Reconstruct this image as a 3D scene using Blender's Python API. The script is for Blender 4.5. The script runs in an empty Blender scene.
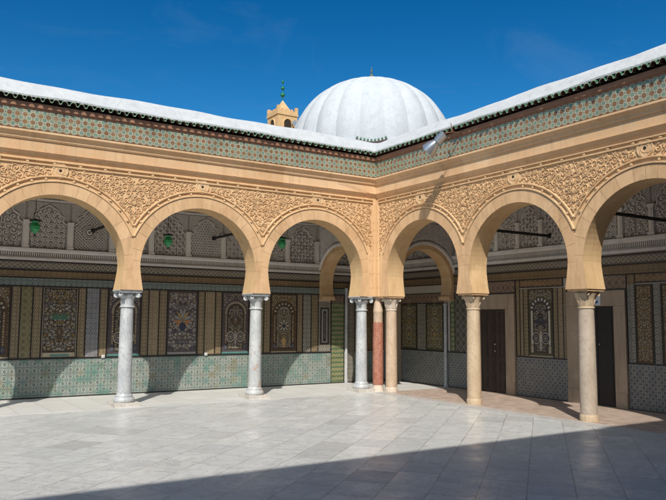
import bpy, math, random
from mathutils import Vector
import numpy as np
random.seed(7)
SC = bpy.context.scene
COL = SC.collection
R = math.radians
PI = math.pi

# ------------------------------------------------------------------ frames
# a frame maps (u to the right as seen from the court, z up, d out of the wall) to world
class Fr:
    def __init__(s, kind, off): s.k, s.o = kind, off
    def __call__(s, u, z, d=0.0):
        return (u, s.o - d, z) if s.k == 'L' else (s.o - d, -u, z)

# ------------------------------------------------------------------ mesh builder
class G:
    def __init__(s): s.v, s.f, s.m, s.t = [], [], [], []
    def face(s, pts, mi=0, t=0.5):
        n = len(s.v); s.v += [tuple(p) for p in pts]; s.f.append(tuple(range(n, n + len(pts)))); s.m.append(mi); s.t.append(t)
    def poly(s, F, pts, d, mi=0, t=0.5): s.face([F(u, z, d) for u, z in pts], mi, t)
    def prism(s, F, pts, d0, d1, mi=0, t=0.5, back=False):
        # pts counter-clockwise in (u,z)
        s.poly(F, pts, d1, mi, t)
        k = len(pts)
        for i in range(k):
            a, b = pts[i], pts[(i + 1) % k]
            s.face([F(*a, d0), F(*b, d0), F(*b, d1), F(*a, d1)], mi, t)
        if back: s.poly(F, pts[::-1], d0, mi, t)
    def rect(s, F, u0, u1, z0, z1, d0, d1, mi=0, t=0.5, back=False):
        s.prism(F, [(u0, z0), (u1, z0), (u1, z1), (u0, z1)], d0, d1, mi, t, back)
    def band(s, F, A, B, d0, d1, mi=0, t=0.5, back=False):
        # solid between polyline A (left of travel) and B (right of travel)
        for i in range(len(A) - 1):
            s.face([F(*B[i], d1), F(*B[i+1], d1), F(*A[i+1], d1), F(*A[i], d1)], mi, t)
            s.face([F(*A[i], d1), F(*A[i+1], d1), F(*A[i+1], d0), F(*A[i], d0)], mi, t)
            s.face([F(*B[i], d0), F(*B[i+1], d0), F(*B[i+1], d1), F(*B[i], d1)], mi, t)
            if back: s.face([F(*A[i], d0), F(*A[i+1], d0), F(*B[i+1], d0), F(*B[i], d0)], mi, t)
        for i, fl in ((0, 1), (-1, 0)):
            q = [F(*A[i], d0), F(*B[i], d0), F(*B[i], d1), F(*A[i], d1)]
            s.face(q if fl else q[::-1], mi, t)
    def ridge(s, F, pts, w, d0, d1, mi=0, t=0.5, closed=False, top=.5):
        # raised line with sloping flanks along a polyline
        n = len(pts)
        if n < 2: return
        offs = []
        for i in range(n):
            a = pts[i-1] if (i > 0 or closed) else pts[i]
            b = pts[(i+1) % n] if (i < n-1 or closed) else pts[i]
            dx, dy = b[0]-a[0], b[1]-a[1]
            l = math.hypot(dx, dy) or 1
            offs.append((-dy/l, dx/l))
        base = len(s.v)
        for (u, z), (nx, ny) in zip(pts, offs):
            h, q = w/2, w/2*top
            s.v += [F(u+nx*h, z+ny*h, d0), F(u+nx*q, z+ny*q, d1), F(u-nx*q, z-ny*q, d1), F(u-nx*h, z-ny*h, d0)]
        for i in range(n if closed else n-1):
            a = base+4*i; b = base+4*((i+1) % n)
            for k in range(3):
                s.f.append((a+k+1, b+k+1, b+k, a+k)[::-1]); s.m.append(mi); s.t.append(t)
        if not closed:
            for a in (base, base+4*(n-1)):
                s.f.append((a, a+1, a+2, a+3)); s.m.append(mi); s.t.append(t)
    def line(s, F, pts, w, d, mi=0, t=0.5, closed=False):
        # flat painted line as thin polygons
        n = len(pts)
        if n < 2: return
        base = len(s.v)
        for i in range(n):
            a = pts[i-1] if (i > 0 or closed) else pts[i]
            b = pts[(i+1) % n] if (i < n-1 or closed) else pts[i]
            dx, dy = b[0]-a[0], b[1]-a[1]
            l = math.hypot(dx, dy) or 1
            nx, ny = -dy/l*w/2, dx/l*w/2
            s.v += [F(pts[i][0]-nx, pts[i][1]-ny, d), F(pts[i][0]+nx, pts[i][1]+ny, d)]
        for i in range(n if closed else n-1):
            a = base+2*i; b = base+2*((i+1) % n)
            s.f.append((a, b, b+1, a+1)); s.m.append(mi); s.t.append(t)
    def disc(s, F, u, z, r, d, mi=0, n=12, ry=None, t=0.5):
        s.poly(F, [(u+r*math.cos(2*PI*i/n), z+(ry or r)*math.sin(2*PI*i/n)) for i in range(n)], d, mi, t)
    def box(s, x0, x1, y0, y1, z0, z1, mi=0, t=0.5):
        p = [(x0,y0,z0),(x1,y0,z0),(x1,y1,z0),(x0,y1,z0),(x0,y0,z1),(x1,y0,z1),(x1,y1,z1),(x0,y1,z1)]
        for q in ((0,3,2,1),(4,5,6,7),(0,1,5,4),(1,2,6,5),(2,3,7,6),(3,0,4,7)): s.face([p[i] for i in q], mi, t)
    def lathe(s, c, prof, n=24, mi=0, t=0.5, fn=None):
        base = len(s.v)
        for r, z in prof:
            for i in range(n):
                a = 2*PI*i/n
                rr = fn(r, z, a) if fn else r
                s.v.append((c[0]+rr*math.cos(a), c[1]+rr*math.sin(a), c[2]+z))
        for j in range(len(prof)-1):
            for i in range(n):
                k = (i+1) % n
                s.f.append((base+j*n+i, base+j*n+k, base+(j+1)*n+k, base+(j+1)*n+i)); s.m.append(mi); s.t.append(t)
        for j, rv in ((0, 1), (len(prof)-1, 0)):
            q = [base+j*n+i for i in range(n)]
            s.f.append(tuple(q[::-1] if rv else q)); s.m.append(mi); s.t.append(t)
    def tube(s, pts, r, n=8, mi=0, rs=None):
        base = len(s.v); pts = [Vector(p) for p in pts]
        for i, p in enumerate(pts):
            d = (pts[min(i+1, len(pts)-1)] - pts[max(i-1, 0)]).normalized()
            x = d.orthogonal().normalized() if abs(d.z) > .95 else d.cross(Vector((0,0,1))).normalized()
            y = d.cross(x); rr = rs[i] if rs else r
            for k in range(n):
                a = 2*PI*k/n; s.v.append(tuple(p + (x*math.cos(a)+y*math.sin(a))*rr))
        for j in range(len(pts)-1):
            for i in range(n):
                k = (i+1) % n
                s.f.append((base+j*n+i, base+j*n+k, base+(j+1)*n+k, base+(j+1)*n+i)); s.m.append(mi); s.t.append(.5)
        for j, rv in ((0, 1), (len(pts)-1, 0)):
            q = [base+j*n+i for i in range(n)]
            s.f.append(tuple(q[::-1] if rv else q)); s.m.append(mi); s.t.append(.5)
    def put(s, name, mats, parent=None, smooth=0):
        if not isinstance(mats, (list, tuple)): mats = [mats]
        off = Vector((0, 0, 0))
        if parent is not None:
            p = parent
            while p is not None: off = off + p.location; p = p.parent
        me = bpy.data.meshes.new(name)
        me.from_pydata([(v[0]-off.x, v[1]-off.y, v[2]-off.z) for v in s.v], [], s.f)
        for m in mats: me.materials.append(m)
        me.polygons.foreach_set('material_index', s.m)
        at = me.attributes.new('tone', 'FLOAT', 'FACE'); at.data.foreach_set('value', s.t)
        if smooth:
            me.polygons.foreach_set('use_smooth', [True]*len(me.polygons))
            me.set_sharp_from_angle(angle=R(smooth))
        me.update()
        o = bpy.data.objects.new(name, me); COL.objects.link(o)
        if parent is not None: o.parent = parent
        return o

def thing(name, loc, label, cat, group=None):
    o = bpy.data.objects.new(name, None); COL.objects.link(o); o.location = loc
    o.empty_display_size = .2
    return tag(o, label, cat, group)
def tag(o, label, cat, group=None):
    o['label'] = label; o['category'] = cat; o['kind'] = 'thing'
    if group: o['group'] = group
    return o
def struct(o, kind='structure'):
    o['kind'] = kind; return o

# ------------------------------------------------------------------ node helpers
class X:
    def __init__(s, nt, sock): s.nt, s.s = nt, sock
    def _op(s, op, b=None, c=None, rev=False):
        n = s.nt.nodes.new('ShaderNodeMath'); n.operation = op
        ins = [s] + [q for q in (b, c) if q is not None]
        if rev: ins[0], ins[1] = ins[1], ins[0]
        for i, q in enumerate(ins):
            if isinstance(q, X): s.nt.links.new(q.s, n.inputs[i])
            else: n.inputs[i].default_value = q
        return X(s.nt, n.outputs[0])
    def __add__(s, b): return s._op('ADD', b)
    __radd__ = __add__
    def __sub__(s, b): return s._op('SUBTRACT', b)
    def __rsub__(s, b): return s._op('SUBTRACT', b, rev=True)
    def __mul__(s, b): return s._op('MULTIPLY', b)
    __rmul__ = __mul__
    def __truediv__(s, b): return s._op('DIVIDE', b)
    def frac(s): return s._op('FRACT')
    def floor(s): return s._op('FLOOR')
    def abs(s): return s._op('ABSOLUTE')
    def sin(s): return s._op('SINE')
    def cos(s): return s._op('COSINE')
    def sqrt(s): return s._op('SQRT')
    def lt(s, b): return s._op('LESS_THAN', b)
    def gt(s, b): return s._op('GREATER_THAN', b)
    def min(s, b): return s._op('MINIMUM', b)
    def max(s, b): return s._op('MAXIMUM', b)
    def atan2(s, b): return s._op('ARCTAN2', b)
    def ramp(s, a, b):
        n = s.nt.nodes.new('ShaderNodeMapRange'); s.nt.links.new(s.s, n.inputs[0])
        n.inputs[1].default_value = a; n.inputs[2].default_value = b
        return X(s.nt, n.outputs[0])

class Mat:
    def __init__(s, name, rough=.7, spec=.3):
        s.m = bpy.data.materials.new(name); s.m.use_nodes = True
        s.nt = s.m.node_tree; s.nt.nodes.clear()
        s.out = s.nt.nodes.new('ShaderNodeOutputMaterial')
        s.b = s.nt.nodes.new('ShaderNodeBsdfPrincipled')
        s.nt.links.new(s.b.outputs[0], s.out.inputs[0])
        s.b.inputs['Roughness'].default_value = rough
        s.b.inputs['Specular IOR Level'].default_value = spec
        tc = s.nt.nodes.new('ShaderNodeTexCoord'); s.co = tc.outputs['Object']
        sp = s.nt.nodes.new('ShaderNodeSeparateXYZ'); s.nt.links.new(s.co, sp.inputs[0])
        s.x, s.y, s.z = (X(s.nt, sp.outputs[i]) for i in range(3))
    def attr(s, n='tone'):
        a = s.nt.nodes.new('ShaderNodeAttribute'); a.attribute_name = n; return X(s.nt, a.outputs['Fac'])
    def objrand(s):
        a = s.nt.nodes.new('ShaderNodeObjectInfo'); return X(s.nt, a.outputs['Random'])
    def vec(s, x, y, z=0.0):
        n = s.nt.nodes.new('ShaderNodeCombineXYZ')
        for i, q in enumerate((x, y, z)):
            if isinstance(q, X): s.nt.links.new(q.s, n.inputs[i])
            else: n.inputs[i].default_value = q
        return n.outputs[0]
    def noise(s, scale, detail=4, rough=.55, vec=None, dist=0):
        n = s.nt.nodes.new('ShaderNodeTexNoise'); n.inputs['Scale'].default_value = scale
        n.inputs['Detail'].default_value = detail; n.inputs['Roughness'].default_value = rough
        n.inputs['Distortion'].default_value = dist
        s.nt.links.new(vec or s.co, n.inputs['Vector']); return X(s.nt, n.outputs[0])
    def white(s, a, b):
        n = s.nt.nodes.new('ShaderNodeTexWhiteNoise'); n.noise_dimensions = '3D'
        s.nt.links.new(s.vec(a, b), n.inputs[0]); return X(s.nt, n.outputs[0])
    def voro(s, scale, vec=None, feat='F1', out=0):
        n = s.nt.nodes.new('ShaderNodeTexVoronoi'); n.inputs['Scale'].default_value = scale; n.feature = feat
        s.nt.links.new(vec or s.co, n.inputs['Vector']); return X(s.nt, n.outputs[out])
    def mix(s, f, a, b, mode='MIX'):
        n = s.nt.nodes.new('ShaderNodeMix'); n.data_type = 'RGBA'; n.blend_type = mode
        if isinstance(f, X): s.nt.links.new(f.s, n.inputs[0])
        else: n.inputs[0].default_value = f
        for q, i in ((a, 6), (b, 7)):
            if isinstance(q, tuple): n.inputs[i].default_value = (*q, 1)
            else: s.nt.links.new(q, n.inputs[i])
        return n.outputs[2]
    def grey(s, x):   # scalar -> colour socket
        return s.vec(x, x, x)
    def color(s, c):
        if isinstance(c, tuple): s.b.inputs['Base Color'].default_value = (*c, 1)
        else: s.nt.links.new(c, s.b.inputs['Base Color'])
        return s
    def rough(s, x): s.nt.links.new(x.s, s.b.inputs['Roughness']); return s
    def bump(s, h, strength=.4, dist=.01):
        n = s.nt.nodes.new('ShaderNodeBump'); n.inputs['Strength'].default_value = strength; n.inputs['Distance'].default_value = dist
        s.nt.links.new(h.s, n.inputs['Height']); s.nt.links.new(n.outputs[0], s.b.inputs['Normal']); return s

def stone(name, c0, c1, rough=.85, bump=.35, scale=1.0, stain=.35, stainc=None):
    m = Mat(name, rough, .2)
    big = m.noise(1.1*scale, 5, .6); fine = m.noise(26*scale, 5, .65)
    f = (big*.8 + m.attr()*.38 + fine*.35).ramp(.38, 1.05)
    c = m.mix(f, c0, c1)
    st = m.noise(2.3*scale, 6, .62, vec=m.vec(m.x*2.2, m.y*2.2, m.z*.6)).ramp(.48, .72)*stain
    c = m.mix(st, c, stainc or tuple(q*.62 for q in c0))
    pale = m.noise(.9, 5, .6, vec=m.vec(m.x+7, m.y+3, m.z*1.6)).ramp(.58, .70)*.45
    c = m.mix(pale, c, tuple(min(.8, q*1.12+.05) for q in c1))
    run = m.noise(1.0, 6, .7, vec=m.vec(m.x*7, m.y*7, m.z*.5)).ramp(.52, .74)*.42
    c = m.mix(run, c, tuple(q*.6 for q in c0))
    pit = m.noise(38, 4, .8).ramp(.66, .76)*.35
    c = m.mix(pit, c, tuple(q*.5 for q in c0))
    g = m.noise(90, 3, .6).ramp(.2, .8)
    c = m.mix(.14, c, m.grey(g), 'OVERLAY')
    m.color(c).bump(fine*.6 + m.noise(120, 3)*.25 + big*.5, bump, .012)
    return m.m

M = {}
M['stone'] = stone('sandstone', (.52,.315,.165), (.68,.45,.26), stain=.5)
M['carved'] = stone('carved_sandstone', (.58,.365,.19), (.71,.48,.275), stain=.4)
M['cornice'] = stone('cornice_sandstone', (.55,.325,.165), (.71,.475,.28), stain=.45, stainc=(.62,.46,.30))
M['soffit'] = stone('arch_soffit_stone', (.54,.34,.17), (.64,.44,.24))
M['frame'] = stone('pink_limestone', (.34,.255,.18), (.45,.345,.25), stain=.4)
M['stucco'] = stone('carved_stucco', (.66,.61,.56), (.75,.70,.65), stain=.2, bump=.15)
M['stuccoshade'] = stone('shade_toned_stucco_ground', (.33,.30,.27), (.42,.385,.35), stain=.25, bump=.2)  # ground behind the relief: groove shade put into a darker base colour
M['stuccotrim'] = stone('stucco_moulding', (.62,.58,.545), (.72,.685,.65), stain=.2, bump=.1)
M['ledgeshade'] = stone('shade_toned_ledge_recess', (.16,.145,.13), (.22,.20,.18), stain=.2, bump=.15)  # shade of the ledge recess painted in as a dark tone behind the cusps
M['plaster'] = stone('old_plaster', (.42,.37,.31), (.5,.45,.39), stain=.25)
M['brickstone'] = stone('minaret_stone', (.52,.31,.14), (.66,.44,.24), stain=.3)

def limewash(name, a=(.43,.44,.455), b=(.585,.59,.595), ang=0):
    m = Mat(name, .9, .15)
    n = m.noise(1.6, 6, .65); d = m.noise(9, 6, .7)
    c = m.mix((n*.6+d*.5).ramp(.3, .8), a, b)
    sp = (m.noise(5, 8, .75, vec=m.vec(m.x, m.y, m.z*.5)).ramp(.52, .78)*.45).max(m.noise(22, 5, .8).ramp(.58, .72)*.4)
    c = m.mix(sp, c, (.27,.285,.31))
    st = m.noise(2.6, 6, .7, vec=m.vec(m.x*2.4, m.y*2.4, m.z*.35)).ramp(.5, .75)*.32
    c = m.mix(st, c, (.33,.335,.34))
    cr = m.voro(1.3, feat='DISTANCE_TO_EDGE').lt(.004)*m.noise(.9, 2).gt(.55)*.3
    c = m.mix(cr, c, (.2,.2,.21))
    m.color(c).bump(d + n*1.5 + m.noise(30, 4, .7)*.5, .5, .025); return m.m
M['lime'] = limewash('limewash')
M['dome'] = limewash('dome_limewash', (.43,.45,.475), (.55,.565,.58))

def marble(name, c0, c1, vein, rough=.35, k=1.0, rust=0, red=0):
    m = Mat(name, rough, .45)
    w = m.noise(2.2*k, 6, .6, vec=m.vec(m.x*1.6, m.y*1.6, m.z*.8), dist=.8)
    c = m.mix(w.ramp(.3, .7), c0, c1)
    v = (m.noise(3.1*k, 5, .6, vec=m.vec(m.x*1.5, m.y*1.5, m.z*.9), dist=1.5)-.5).abs().ramp(.035, .0)
    c = m.mix(v*.55, c, vein)
    s2 = m.noise(16*k, 5, .7).ramp(.6, .75)*.25
    c = m.mix(s2, c, tuple(q*.7 for q in vein))
    if rust:
        rr = m.noise(4, 5, .6, vec=m.vec(m.x*2, m.y*2, m.z*.7)).ramp(.56, .68)*m.z.ramp(2.0, .3)
        c = m.mix(rr*rust, c, (.42,.2,.08))
    m.color(c).bump(m.noise(40, 5, .7), .25, .006)
    m.rough(m.noise(6, 4).ramp(.2, .8)*.3 + (rough-.1)); return m.m
M['wmarble'] = marble('white_marble', (.34,.35,.37), (.56,.565,.56), (.22,.235,.27))
M['rustmarble'] = marble('streaked_white_marble', (.38,.39,.40), (.57,.57,.555), (.24,.25,.28), rust=.8)
M['cream'] = marble('beige_stone', (.42,.31,.20), (.58,.45,.31), (.36,.25,.16), rough=.6)
M['creampink'] = marble('pink_beige_stone', (.44,.31,.21), (.58,.44,.32), (.34,.25,.18), rough=.6, k=1.3)
M['greyrose'] = marble('grey_rose_stone', (.38,.30,.23), (.52,.43,.345), (.31,.24,.19), rough=.6, k=.8)
M['palecap'] = marble('pale_capital_stone', (.50,.41,.33), (.66,.57,.47), (.42,.33,.25), rough=.65)
M['plinth'] = marble('worn_plinth_marble', (.42,.39,.35), (.58,.55,.51), (.42,.29,.2), rough=.55)
M['red'] = marble('red_breccia', (.25,.07,.04), (.40,.165,.105), (.55,.38,.30), rough=.5, k=3)

def plain(name, c, rough=.6, metal=0, spec=.4, var=.25, sc=8):
    m = Mat(name, rough, spec); m.b.inputs['Metallic'].default_value = metal
    n = m.noise(sc, 5, .6)
    m.color(m.mix(n, tuple(q*(1-var) for q in c), tuple(min(1, q*(1+var)) for q in c))).bump(m.noise(sc*6, 3), .15, .004)
    return m.m
M['iron'] = plain('dark_iron', (.02,.018,.016), .6)
M['dark'] = plain('dark_line_tile', (.022,.018,.018), .35)
M['hole'] = plain('dark_hole', (.03,.02,.012), .9)
M['fascia'] = plain('painted_wood_fascia', (.29,.145,.085), .7, var=.35)
M['wooddark'] = plain('dark_wood', (.055,.028,.02), .6, var=.4)
M['doorwood'] = plain('carved_door_wood', (.052,.036,.028), .45, var=.5, sc=12)
M['blackdoor'] = plain('black_door_paint', (.012,.011,.012), .4)
M['greenglaze'] = plain('green_glazed_tile', (.045,.135,.08), .25, var=.5, sc=14)
M['tilerim'] = plain('pale_tile_rim', (.27,.33,.23), .7, var=.5, sc=20)
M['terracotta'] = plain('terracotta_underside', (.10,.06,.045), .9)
M['alu'] = plain('grey_lamp_metal', (.50,.51,.53), .28, metal=.75)
M['lampglass'] = plain('lamp_glass', (.30,.33,.36), .12, spec=.8)
M['rustiron'] = plain('rusty_bracket', (.20,.09,.05), .8)
M['balls'] = plain('green_ceramic_ball', (.015,.16,.07), .25)
M['verdigris'] = plain('weathered_copper', (.10,.12,.10), .6)
M['white'] = plain('white_enamel', (.62,.64,.66), .4)
M['blue'] = plain('blue_enamel', (.04,.12,.34), .4)
M['horn'] = plain('grey_horn', (.24,.27,.30), .5)
M['cable'] = plain('brown_cable', (.25,.15,.07), .7)
M['ceil'] = plain('gallery_ceiling', (.62,.58,.53), .9, var=.1)
M['roof'] = M['lime']
gl = Mat('green_glass', .12, .5); gl.b.inputs['Transmission Weight'].default_value = .15
gl.color((.03,.36,.12)); M['glass'] = gl.m
M['bandbed'] = M['dark']

# tile colours for the drawn (inlaid) ornament
def enamel(name, c, var=.3): return plain(name, c, .3, var=var, sc=10)
E_ = dict(cream=enamel('cream_glaze', (.43,.365,.25)), white=enamel('white_glaze', (.52,.48,.41)), brown=enamel('brown_glaze', (.095,.060,.035)),
          ochre=enamel('ochre_glaze', (.375,.240,.090)), navy=enamel('navy_glaze', (.043,.048,.073)), green=enamel('green_glaze', (.066,.158,.106)),
          teal=enamel('teal_glaze', (.092,.238,.218)), orange=enamel('orange_glaze', (.442,.193,.069)), black=enamel('black_glaze', (.050,.038,.030)),
          plum=enamel('plum_glaze', (.085,.068,.072)), grey=enamel('grey_glaze', (.274,.266,.259)), olive=enamel('olive_glaze', (.086,.078,.043)))
EI = list(E_); EM = [E_[k] for k in EI]
def ei(n): return EI.index(n)

# procedural tile surfaces ---------------------------------------------------
def tilemat(name, fn, rough=.28, p=.155):
    m = Mat(name, rough, .5)
    u = m.x + m.y; v = m.z
    c, h = fn(m, u, v)
    dirt = m.noise(3, 6, .65).ramp(.45, .8)*.3
    c = m.mix(dirt, c, (.10,.085,.065))
    m.color(c)
    m.rough(m.noise(7, 3).ramp(.2, .9)*.25 + rough)
    if h is not None: m.bump(h, .3, .004)
    return m.m
def cell(u, v, p, ou=0.0, ov=0.0, pv=None):
    a = u/p + ou; b = v/(pv or p) + ov
    cu = a.frac() - .5; cv = b.frac() - .5
    return cu, cv, a.floor(), b.floor()
def rad(cu, cv): return (cu*cu + cv*cv).sqrt()

def f_frieze(m, u, v):
    p = .142
    cu, cv, iu, iv = cell(u, v, p); r = rad(cu, cv); th = cv.atan2(cu)
    w = m.white(iu, iv)
    c = m.mix(w, (.289,.274,.190), (.395,.365,.266))
    du, dv, ju, jv = cell(u, v, p, .5, .5); r2 = rad(du, dv); th2 = dv.atan2(du)
    c = m.mix((r2 + (th2*4).cos()*.07).lt(.20), c, m.mix(m.white(ju, jv), (.046,.182,.167), (.091,.251,.167)))
    c = m.mix(r2.lt(.07), c, (.380,.365,.274))
    eu, ev, _, _ = cell(u, v, p, .5, 0.0); c = m.mix(rad(eu, ev).lt(.085), c, (.053,.129,.167))
    eu, ev, _, _ = cell(u, v, p, 0.0, .5); c = m.mix(rad(eu, ev).lt(.085), c, (.053,.152,.106))
    c = m.mix((r + (th*8).cos()*.02).lt(.30), c, m.mix(m.white(iv, iu), (.152,.065,.027), (.251,.122,.053)))
    c = m.mix(r.lt(.10), c, (.274,.167,.076))
    fade = m.noise(1.7, 5, .7).ramp(.5, .8)*.55
    c = m.mix(fade, c, (.350,.296,.198))
    gr = cu.abs().max(cv.abs()).gt(.485)
    return m.mix(gr*.5, c, (.122,.114,.091)), gr*-1.0
M['frieze'] = tilemat('frieze_tile', f_frieze)

def f_dado(m, u, v):
    p = .155
    cu, cv, iu, iv = cell(u, v, p); r = rad(cu, cv); th = cv.atan2(cu)
    w = m.white(iu, iv); w2 = m.white(iv, iu)
    clump = m.noise(1.1, 4, .65); cl2 = m.noise(1.7, 4, .65, vec=m.vec(m.x*1.6, m.y, m.z*.6))
    base = m.mix((w*.5 + clump*.9).ramp(.62, .98), (.385,.395,.345), (.19,.295,.25))
    base = m.mix((w2*.5+cl2*.9).ramp(.84, 1.04)*.7, base, (.34,.27,.13))
    base = m.mix((w*.4+cl2*.8).ramp(.40, .28)*.7, base, (.13,.27,.24))
    tint = m.mix(w2, (.06,.13,.12), (.09,.12,.15))
    tint = m.mix(clump.ramp(.47, .62), tint, (.035,.16,.12))
    a = cu.abs(); b = cv.abs()
    pet = (r - (th*4).cos().abs()*.15 - .21).abs().lt(.040)
    c = m.mix(pet, base, tint)
    c = m.mix(((r-.12).abs().lt(.035)), c, (.04,.075,.10))
    c = m.mix((a*b).lt(.0022)*r.gt(.17)*r.lt(.42), c, (.05,.09,.10))
    du, dv, _, _ = cell(u, v, p, .5, .5); q = du.abs()*1.45 + dv.abs()
    c = m.mix(q.lt(.33), c, m.mix(w, (.030,.045,.075), (.03,.075,.08)))
    c = m.mix((q-.20).abs().lt(.035), c, (.36,.37,.31))
    c = m.mix(q.lt(.07), c, (.40,.40,.34))
    eu, ev, _, _ = cell(u, v, p, .5, 0.0)
    c = m.mix((eu.abs()+ev.abs()*1.4).lt(.14), c, (.035,.06,.075))
    eu, ev, _, _ = cell(u, v, p, 0.0, .5)
    c = m.mix((eu.abs()*1.4+ev.abs()).lt(.13), c, tint)
    gr = a.max(b).gt(.485)
    return m.mix(gr*.5, c, (.10,.105,.09)), gr*-1.0
M['dado'] = tilemat('green_dado_tile', f_dado)

def f_dador(m, u, v):
    p = .135
    cu, cv, iu, iv = cell(u, v, p); r = rad(cu, cv); th = cv.atan2(cu)
    w = m.white(iu, iv)
    base = m.mix(w, (.055,.06,.075), (.11,.11,.115))
    pet = (r - ((th*4).cos().abs())*.20 - .14).abs().lt(.055)
    c = m.mix(pet, base, m.mix(w, (.36,.36,.33), (.44,.41,.34)))
    du, dv, _, _ = cell(u, v, p, .5, .5); r2 = rad(du, dv)
    c = m.mix((r2-.22).abs().lt(.045), c, (.38,.38,.35))
    c = m.mix(r2.lt(.11), c, (.20,.23,.26))
    c = m.mix(r.lt(.07), c, (.40,.38,.30))
    gr = cu.abs().max(cv.abs()).gt(.48)
    return m.mix(gr*.6, c, (.06,.06,.06)), gr*-1.0
M['dador'] = tilemat('blue_grey_dado_tile', f_dador)

def f_brown(m, u, v, bg=((.075,.047,.027), (.125,.080,.042)), fg=(.42,.335,.20), dot=(.025,.020,.018), p=.092):
    cu, cv, iu, iv = cell(u, v, p); r = rad(cu, cv); th = cv.atan2(cu)
    w = m.white(iu, iv)
    c = m.mix(w, *bg)
    c = m.mix((r-.34).abs().lt(.06), c, fg)
    c = m.mix((r + (th*4).cos()*.06).lt(.17), c, fg)
    c = m.mix(r.lt(.08), c, dot)
    du, dv, _, _ = cell(u, v, p, .5, .5)
    c = m.mix(rad(du, dv).lt(.15), c, dot)
    c = m.mix((du*dv).abs().lt(.004)*rad(du, dv).lt(.3), c, fg)
    return c, None
M['brown'] = tilemat('brown_border_tile', f_brown)
M['bandblue'] = tilemat('blue_green_band_tile', lambda m, u, v: f_brown(m, u, v, ((.067,.096,.096), (.106,.134,.125)), (.287,.315,.277), (.028,.048,.057), .12))
M['bandbrown'] = tilemat('brown_band_tile', lambda m, u, v: f_brown(m, u, v, ((.096,.062,.034), (.162,.106,.053)), (.287,.201,.106), (.048,.028,.024), .115))
M['purple'] = tilemat('grey_lilac_strip_tile', lambda m, u, v: f_brown(m, u, v, ((.11,.108,.13), (.18,.175,.19)), (.32,.31,.30), (.03,.03,.05), .12))
M['tanrose'] = tilemat('tan_rosette_tile', lambda m, u, v: f_brown(m, u, v, ((.191,.129,.067), (.249,.172,.096)), (.345,.287,.191), (.086,.053,.034), .13))
M['greyflower'] = tilemat('grey_flower_tile', lambda m, u, v: f_brown(m, u, v, ((.096,.091,.081), (.162,.143,.115)), (.364,.335,.268), (.038,.034,.038), .13))

def f_diamond(m, u, v, bg=(.162,.139,.067), lc=(.249,.211,.115), dc=(.067,.067,.038), p=.15):
    cu, cv, iu, iv = cell(u, v, p)
    q = cu.abs() + cv.abs()
    w = m.white(iu, iv)
    c = m.mix(w, bg, tuple(k*1.35 for k in bg))
    c = m.mix((q-.5).abs().lt(.06), c, lc)
    c = m.mix((q-.33).abs().lt(.03), c, dc)
    c = m.mix(q.lt(.17), c, dc)
    c = m.mix(q.lt(.07), c, lc)
    return c, None
M['diamond'] = tilemat('olive_diamond_tile', f_diamond)
M['lozenge'] = tilemat('grey_lozenge_tile', lambda m, u, v: f_diamond(m, u, v, (.086,.077,.057), (.249,.230,.172), (.028,.027,.028), .22))
M['zigzag'] = tilemat('orange_lattice_tile', lambda m, u, v: f_diamond(m, u, v, (.191,.110,.053), (.277,.191,.106), (.057,.043,.038), .15))
M['roselat'] = tilemat('rose_lattice_tile', lambda m, u, v: f_diamond(m, u, v, (.182,.115,.081), (.268,.211,.153), (.077,.048,.038), .17))

def f_bw(m, u, v, zc):
    p = .235
    vv = (v - zc)/.20
    a = u*(2*PI/p)
    s1 = (vv - a.sin()*.30).abs().lt(.050)
    s2 = (vv + a.sin()*.30).abs().lt(.050)
    s3 = (vv - (a*2).cos()*.16).abs().lt(.035)
    cu = (u/(p/2)).frac() - .5
    rr = rad(cu*.58, vv)
    c = m.mix(s1.max(s2), (.051,.043,.038), (.373,.339,.282))
    c = m.mix(s3, c, (.249,.192,.125))
    c = m.mix((rr-.17).abs().lt(.035), c, (.339,.306,.249))
    c = m.mix(rr.lt(.07), c, (.282,.215,.125))
    du = ((u+p/4)/(p/2)).frac() - .5
    for o in (.33, -.33): c = m.mix(rad(du*.58, vv+o).lt(.075), c, (.317,.271,.204))
    c = m.mix(vv.abs().gt(.455), c, (.282,.249,.204))
    return c, None
M['bw'] = tilemat('black_white_band_tile', lambda m, u, v: f_bw(m, u, v, 2.985))
M['bwr'] = tilemat('dark_white_band_tile', lambda m, u, v: f_bw(m, u, v, 3.115))

def f_ygreen(m, u, v):
    p = .105
    cu, cv, iu, iv = cell(u, v, p, pv=.13)
    w = m.white(iu, iv)
    c = m.mix(w, (.22,.205,.10), (.28,.26,.135))
    z = (cv + (cu.abs()-.25)*.5).abs()
    c = m.mix(z.lt(.13), c, m.mix(w, (.040,.104,.048), (.064,.144,.072)))
    c = m.mix((cv + (cu.abs()-.25)*.5 - .22).abs().lt(.04), c, (.080,.160,.112))
    return c, None
M['ygreen'] = tilemat('yellow_green_tile', f_ygreen)

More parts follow.
